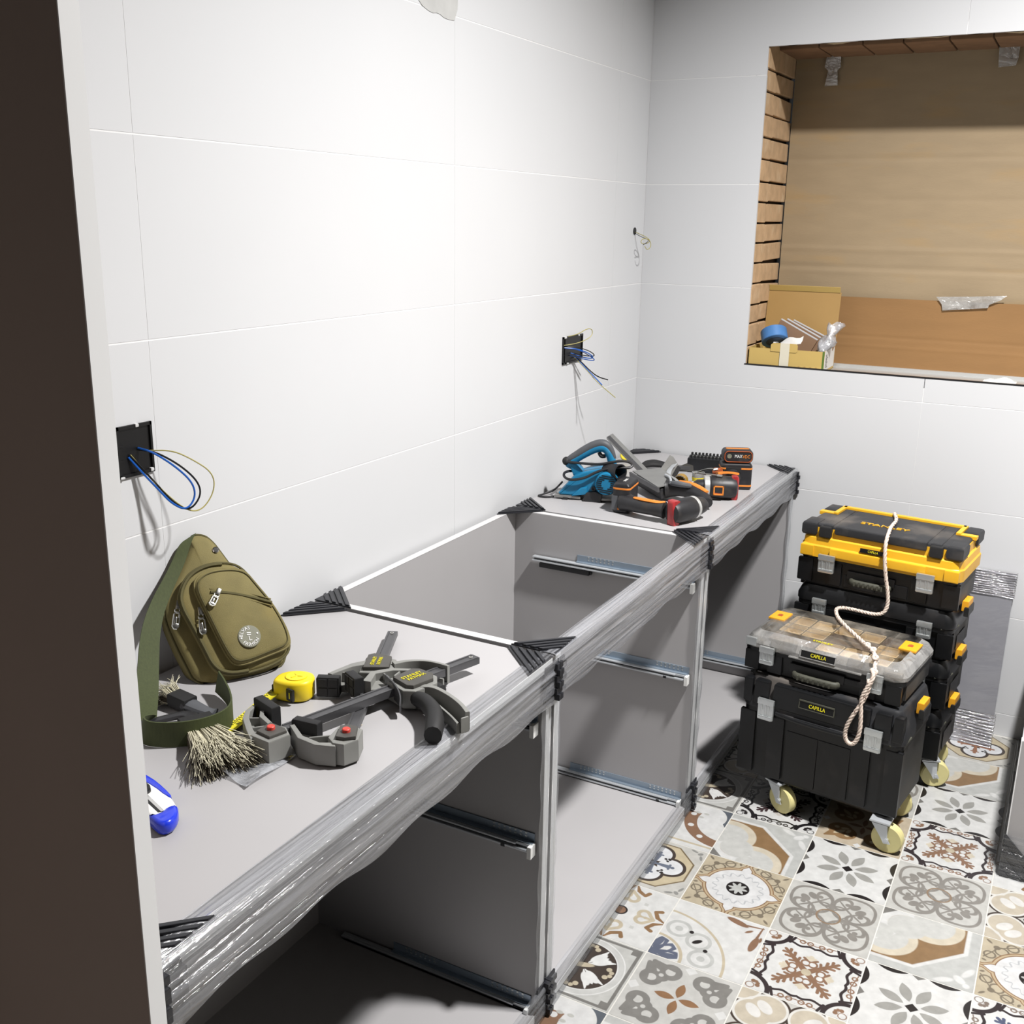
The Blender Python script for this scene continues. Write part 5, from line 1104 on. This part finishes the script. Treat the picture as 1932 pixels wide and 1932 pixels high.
# front stack, bottom: rolling box
o, W, D, H, hb = tool_case('rolling_toolbox', 'large black rolling toolbox on casters at the bottom of the front stack', (.629, -.752), YW, .40, .245, .085, .362, .085)
MB().shells(W, D, .024, [(.001, hb), (-.002, hb+.004), (-.002, hb+.03), (.004, hb+.045), (.012, H-.006), (.016, H)], None, 5).build('lid', 'box_top', o, ang=.5)
parts(o, 'lid_rib', 'box_black', [((x0*W, -D/2-.004, hb+.012), (x1*W, -D/2+.02, H-.006)) for x0, x1 in ((-.495, -.44), (-.425, -.33), (-.30, .30), (.33, .425), (.44, .495))], .006)
MB().box((-.28*W, -D/2-.006, hb-.004), (.28*W, -D/2+.004, hb+.004), bev=.002).build('lid_lip', 'box_top', o); MB().tube(smooth_path([(-.11, -D/2-.005, hb+.002), (-.05, -D/2-.011, hb-.002), (.05, -D/2-.011, hb-.002), (.11, -D/2-.005, hb+.002)], 2), .005, 8).build('finger_pull', 'box_black', o)
for x in (-.335, .335): latch(o, x*W, -D/2-.003, hb+.036, .04, .056)
name_plate(o, -.02*W, -D/2-.006, hb+.046, .2, .085, .017)
side_clip(o, W/2+.002, -.0, H-.012); side_clip(o, -W/2-.002, .0, H-.022, -1)
MB().tube([(W/2-.03, -D/2-.001, hb+.002), (W/2-.002, -D/2+.028, hb+.002), (W/2+.002, -D/2+.06, hb+.008)], .0035, 8).build('corner_trim', 'grip_olive', o)
def caster(par, x, y, z, a, d=.074):
    """swivel caster hanging from z; wheel bottom at z - .085"""
    m = TR((x, y, z)) @ RZ(a); r = d/2; zc = -.085+r
    b = MB(m); b.box((-.024, -.024, -.006), (.024, .024, .0), bev=.002); b.lathe([(.014, -.012), (.016, -.006), (.0004, -.0055)], 16)
    for s in (-1, 1): b.prism([(-.02, -.01), (.018, -.01), (.02, zc+.006), (.028, zc-.008), (.012, zc-.01), (.004, zc+.004)], -.0012, .0012, .0004, TR((0, s*.0165, 0)) @ Matrix(((1, 0, 0, 0), (0, 0, 1, 0), (0, 1, 0, 0), (0, 0, 0, 1))))
    f = b.build('caster', 'zinc', par)
    wm = m @ TR((.018, 0, zc)) @ RX(PI/2)
    MB(wm).lathe([(r*.55, -.0125), (r*.9, -.0125), (r, -.009), (r, .009), (r*.9, .0125), (r*.55, .0125)], 32).build('wheel', 'wheel', f)
    MB(wm).lathe([(.0004, -.009), (r*.6, -.009), (r*.6, .009), (.0004, .009)], 24).build('wheel_hub', 'wheel_core', f)
    MB(wm).lathe([(.0004, -.0205), (.005, -.02), (.005, .02), (.0004, .0205)], 10).build('axle', 'zinc', f)
caster(o, -.098, -D/2+.03, .0, -.35); caster(o, W/2-.028, -D/2+.01, .0, .05); caster(o, -W/2+.05, D/2-.05, .0, .4); caster(o, W/2-.06, D/2-.06, 0, .3)
# front stack, top: organiser with clear lid
o, W, D, H, hb = tool_case('organizer_case', 'organizer case with dusty clear lid on top of the front toolbox stack', (.613, -.727), YW, .402, .252, .3625, .468, .04, ribs=False)
parts(o, 'front_rib', 'box_black', [((x*W-.018, -D/2+.001, .006), (x*W+.018, -D/2+.01, hb-.008)) for x in (-.44, -.29, .29, .44)], .003)
grip_bar(o, -.02*W, -D/2+.0, .022, .11)
nx, ny = 5, 3; bx0, by0 = -W/2+.05, -D/2+.026; bw, bdp = (W-.1)/nx, (D-.052)/ny
MB().shells(W-.03, D-.03, .018, [(0, hb-.012), (0, hb-.004)], None, 4).build('tray', 'bin_dark', o)
for i in range(nx):
    for j in range(ny):
        if (i, j) in ((1, 0), (3, 1)): continue
        x, y = bx0+(i+.5)*bw, by0+(j+.5)*bdp; w, d_ = bw*(2 if (i, j) in ((0, 0), (2, 1)) else 1)-.004, bdp-.004
        if (i, j) in ((0, 0), (2, 1)): x += bw/2
        b = MB(TR((x, y, hb-.004))); b.loft([[(a, c, z) for a, c in rrect(w-2*k, d_-2*k, .005, 2)] for k, z in ((.004, 0), (0, .026), (.002, .026), (.005, .006 if (i+j) % 3 else .018))]); b.build('bin', 'bin' if (i*2+j) % 5 else 'bin_dark', o)
lid_l = [(.0, hb), (-.002, hb+.003), (-.002, hb+.012), (.008, hb+.028), (.02, H-.004), (.026, H)]
MB().shells(W, D, .03, lid_l[:4], None, 5, cap=False).build('lid_rim', 'clear_lid_rim', o, ang=.5)
MB().shells(W, D, .03, lid_l[3:], None, 5, cap=False).build('lid_slope', 'clear_lid_rim', o, ang=.5)
b = MB(); b.prism(rrect(W-.052, D-.052, .018, 4), H-.0025, H, .0006); b.build('lid_window', 'clear_lid', o, ang=.5)
parts(o, 'lid_ridge', 'clear_lid', [((-W/2+.06, -D/2+k*D/3-.002, H-.001), (W/2-.06, -D/2+k*D/3+.002, H+.0015)) for k in (1, 2)]+[((x*W-.002, -D/2+.03, H-.001), (x*W+.002, D/2-.03, H+.0012)) for x in (-.3, .3)], .0005)
parts(o, 'lid_bump', 'clear_lid', [((x0*W, -D/2-.003, hb+.004), (x1*W, -D/2+.03, H-.004)) for x0, x1 in ((-.32, -.16), (.16, .32))]+[((x*(W/2-.03)-.022, -D/2-.002, hb+.004), (x*(W/2-.03)+.022, -D/2+.035, H-.016)) for x in (-1, 1)], .006)
MB().box((-W/2+.006, -D/2-.0035, hb+.002), (-W/2+.034, -D/2+.006, hb+.026), bev=.004).build('corner_plate', 'latch', o)
for x in (-1, 1):
    r = MB(TR((x*(W/2-.034), .022, H-.004))).box((-.021, -.03, 0), (.021, .03, .006), bev=.0012).build('side_clip', 'clip_yellow', o)
    MB(TR((x*(W/2-.034), .022, H+.0022))).prism([(-.006, -.008), (.006, -.008), (.006, .004), (0, .009), (-.006, .004)], 0, .0006).build('clip_mark', 'rust_orange', r)
for x in (-.335, .335): latch(o, x*W, -D/2-.002, hb+.012, .036, .046)
name_plate(o, -.02*W, -D/2-.002, hb+.016, .35, .085, .016, 'clear_lid_rim')
text('lettering', 'STANLEY', .011, 'yellow_ink', o, TR((-.012, -D/2+.035, H+.001)), .0006, sx=1.1)
MB().box((-.2*W, -D/2-.006, hb-.002), (.25*W, -D/2+.002, hb+.002), bev=.001).build('lid_lip', 'clear_lid_rim', o); MB().box((.06, -D/2+.0, .03), (.12, -D/2+.006, .044), bev=.001).build('front_mark', 'box_black', o)
# rear stack
FLr = (.664, -.41); Wr, Dr = .414, .228
for z0, z1, nm, lab in ((.085, .232, 'rolling_toolbox', 'black rolling toolbox at the bottom of the rear stack, next to the leaning panel'), (.2325, .372, 'toolbox', 'black toolbox second from the bottom of the rear stack'), (.3725, .507, 'toolbox', 'black toolbox directly under the yellow-lidded one in the rear stack')):
    o, W, D, H, hb = tool_case(nm, lab, FLr, -.121, Wr, Dr, z0, z1, .045)
    MB().shells(W, D, .024, [(.001, hb), (-.002, hb+.003), (-.002, hb+.018), (.006, H-.008), (.012, H)], None, 5).build('lid', 'box_black', o, ang=.5)
    for x in (-.335, .335): latch(o, x*W, -D/2-.002, hb+.016, .036, .045)
    side_clip(o, W/2+.002, -.01, H+.006); side_clip(o, -W/2-.002, -.01, H+.006, -1)
    MB().box((W/2-.001, -.055, .02), (W/2+.0005, .035, hb-.03), bev=.0004).build('side_recess', 'socket_black', o); MB().tube([(W/2-.03, -D/2-.001, hb+.001), (W/2-.002, -D/2+.028, hb+.001), (W/2+.002, -D/2+.05, hb+.004)], .003, 8).build('corner_trim', 'grip_olive', o)
    grip_bar(o, 0, -D/2+.002, .03)
    if z0 < .1:
        caster(o, W/2-.025, -D/2+.045, .0, .5); caster(o, -W/2+.06, -D/2+.05, .0, -.2); caster(o, -W/2+.05, D/2-.05, .0, .4); caster(o, W/2-.06, D/2-.05, 0, .3)
o, W, D, H, hb = tool_case('toolbox', 'yellow-lidded black toolbox on top of the rear stack', FLr, -.121, Wr, Dr, .5075, .684, .09)
MB().shells(W, D, .026, [(.001, hb-.004), (-.004, hb-.002), (-.004, hb+.028), (-.001, hb+.032), (.001, hb+.05), (.006, hb+.054), (.006, H-.012)], None, 2).build('lid', 'box_yellow', o, ang=.4)
parts(o, 'lid_band', 'box_yellow', [((-.3*W, -D/2-.010, hb+.004), (.3*W, -D/2, hb+.03)), ((-.495*W, -D/2-.008, hb-.002), (-.41*W, -D/2+.03, hb+.03)), ((.41*W, -D/2-.008, hb-.002), (.495*W, -D/2+.03, hb+.03))], .004)
b = MB(); b.shells(W-.006, D-.006, .02, [(.008, H-.022), (.004, H-.016), (.006, H-.006), (.012, H-.003)], None, 3); b.build('lid_top', 'box_top', o, ang=.5)
for i, (x0, x1, y0, y1) in enumerate(((-.285, .285, -.5, .36), (-.37, -.305, -.48, .36), (.305, .37, -.48, .36))): MB().box((x0*W, y0*D-.001, H-.024), (x1*W, y1*D, H), bev=.005).build('lid_panel', 'box_top', o)
for sx in (-1, 1):
    for sy in (-1, 1):
        x0, x1 = sorted((sx*.5*W, sx*.405*W)); y0, y1 = sorted((sy*.5*D, sy*.22*D)); MB().box((x0-.001, y0-.001, H-.036), (x1+.001, y1+.001, H+.001), bev=.008).build('corner_guard', 'box_top', o)
    x0, x1 = sorted((sx*.395*W, sx*.375*W)); MB().box((sx*.345*W-.016, -D/2-.006, H-.036), (sx*.345*W+.016, -D/2+.03, H-.004), bev=.005).build('hinge_block', 'rubber', o)
    MB().box((sx*.392*W-.006, .08*D, H-.004), (sx*.392*W+.006, .47*D, H+.003), bev=.001).build('yellow_trim', 'box_yellow', o)
    MB().box((sx*.445*W-.024, .08*D, H-.01), (sx*.445*W+.024, .17*D, H-.0), bev=.001).build('yellow_trim', 'box_yellow', o)
MB().box((-.40*W, .40*D, H-.006), (.40*W, .47*D, H+.003), bev=.001).build('yellow_trim', 'box_yellow', o)
for x in (-.29, -.30, .29, .30): pass
for x in (-.295, .295): latch(o, x*W*1.05, -D/2-.008, hb+.012, .042, .05)
name_plate(o, -.03*W, -D/2-.0075, hb+.040, .08, .066, .011, False)
text('lettering', 'STANLEY', .023, 'box_yellow', o, TR((-.012, -.16*D, H+.0005)), .0016, sx=1.35)
grip_bar(o, -.03*W, -D/2+.002, .034, .1)
side_clip(o, -W/2-.001, -.01, .02, -1)
# rope
rp = thing('rope', 'pale flecked rope draped over the yellow-lidded toolbox and organizer, looped at the end', 'rope', (.9, -.45, 0)); T = off(rp.location)
pts = [(.868, -.195, .655), (.868, -.205, .684), (.872, -.23, .6915), (.889, -.30, .6915), (.885, -.37, .6915), (.889, -.43, .690), (.887, -.452, .668), (.89, -.459, .63), (.897, -.4615, .585), (.908, -.461, .54), (.912, -.462, .505), (.905, -.466, .482), (.885, -.468, .4755), (.858, -.466, .4755), (.828, -.46, .4755), (.80, -.459, .4755), (.786, -.474, .4755), (.79, -.50, .4755), (.803, -.54, .4755), (.835, -.595, .4755), (.88, -.66, .4755), (.905, -.70, .4765), (.925, -.725, .478), (.938, -.76, .472), (.942, -.793, .45), (.938, -.806, .42), (.93, -.811, .385), (.91, -.815, .345), (.895, -.817, .305), (.897, -.8175, .278), (.908, -.8175, .267), (.921, -.8175, .272), (.929, -.816, .30), (.927, -.8145, .345), (.922, -.8135, .385), (.932, -.811, .415), (.945, -.803, .445), (.936, -.79, .455)]
sp_ = smooth_path(pts, 3)
b = MB(T)
for k in range(3):      # three twisted strands
    q_ = []
    for i, p in enumerate(sp_):
        t = (sp_[min(i+1, len(sp_)-1)]-sp_[max(i-1, 0)]).normalized(); n = t.cross(V((.3, .5, .8))).normalized(); m_ = t.cross(n); a = i*.9+k*2.094
        q_.append(p+(n*math.cos(a)+m_*math.sin(a))*.0022)
    b.tube(q_, .0032, 6)
b.build('cord', 'rope', rp, ang=1.2)
b = MB(T)
for i in range(6, len(sp_)-4, 4):
    t = (sp_[i+1]-sp_[i-1]).normalized(); n = t.cross(V((.3, .5, .8))).normalized(); m_ = t.cross(n); a = i*.9+.6
    for w in (0, PI): b.ball(sp_[i]+(n*math.cos(a+w)+m_*math.sin(a+w))*.0046, .0014, 6)
b.build('flecks', 'rope_fleck', rp)['kind'] = 'stuff'
for c_, r_ in (((.908, -.706, .481), .007), ((.926, -.733, .482), .008), ((.937, -.765, .476), .0085), ((.943, -.795, .452), .0085), ((.937, -.806, .43), .0075)):
    MB(T).tube([V(c_)+V((math.cos(a)*r_*.5, math.sin(a)*r_*.35, math.sin(a)*r_*.4+.001*math.sin(3*a))) for a in [k*PI/6 for k in range(12)]], .0042, 7, closed=True).build('knot', 'rope', rp, ang=1.2)
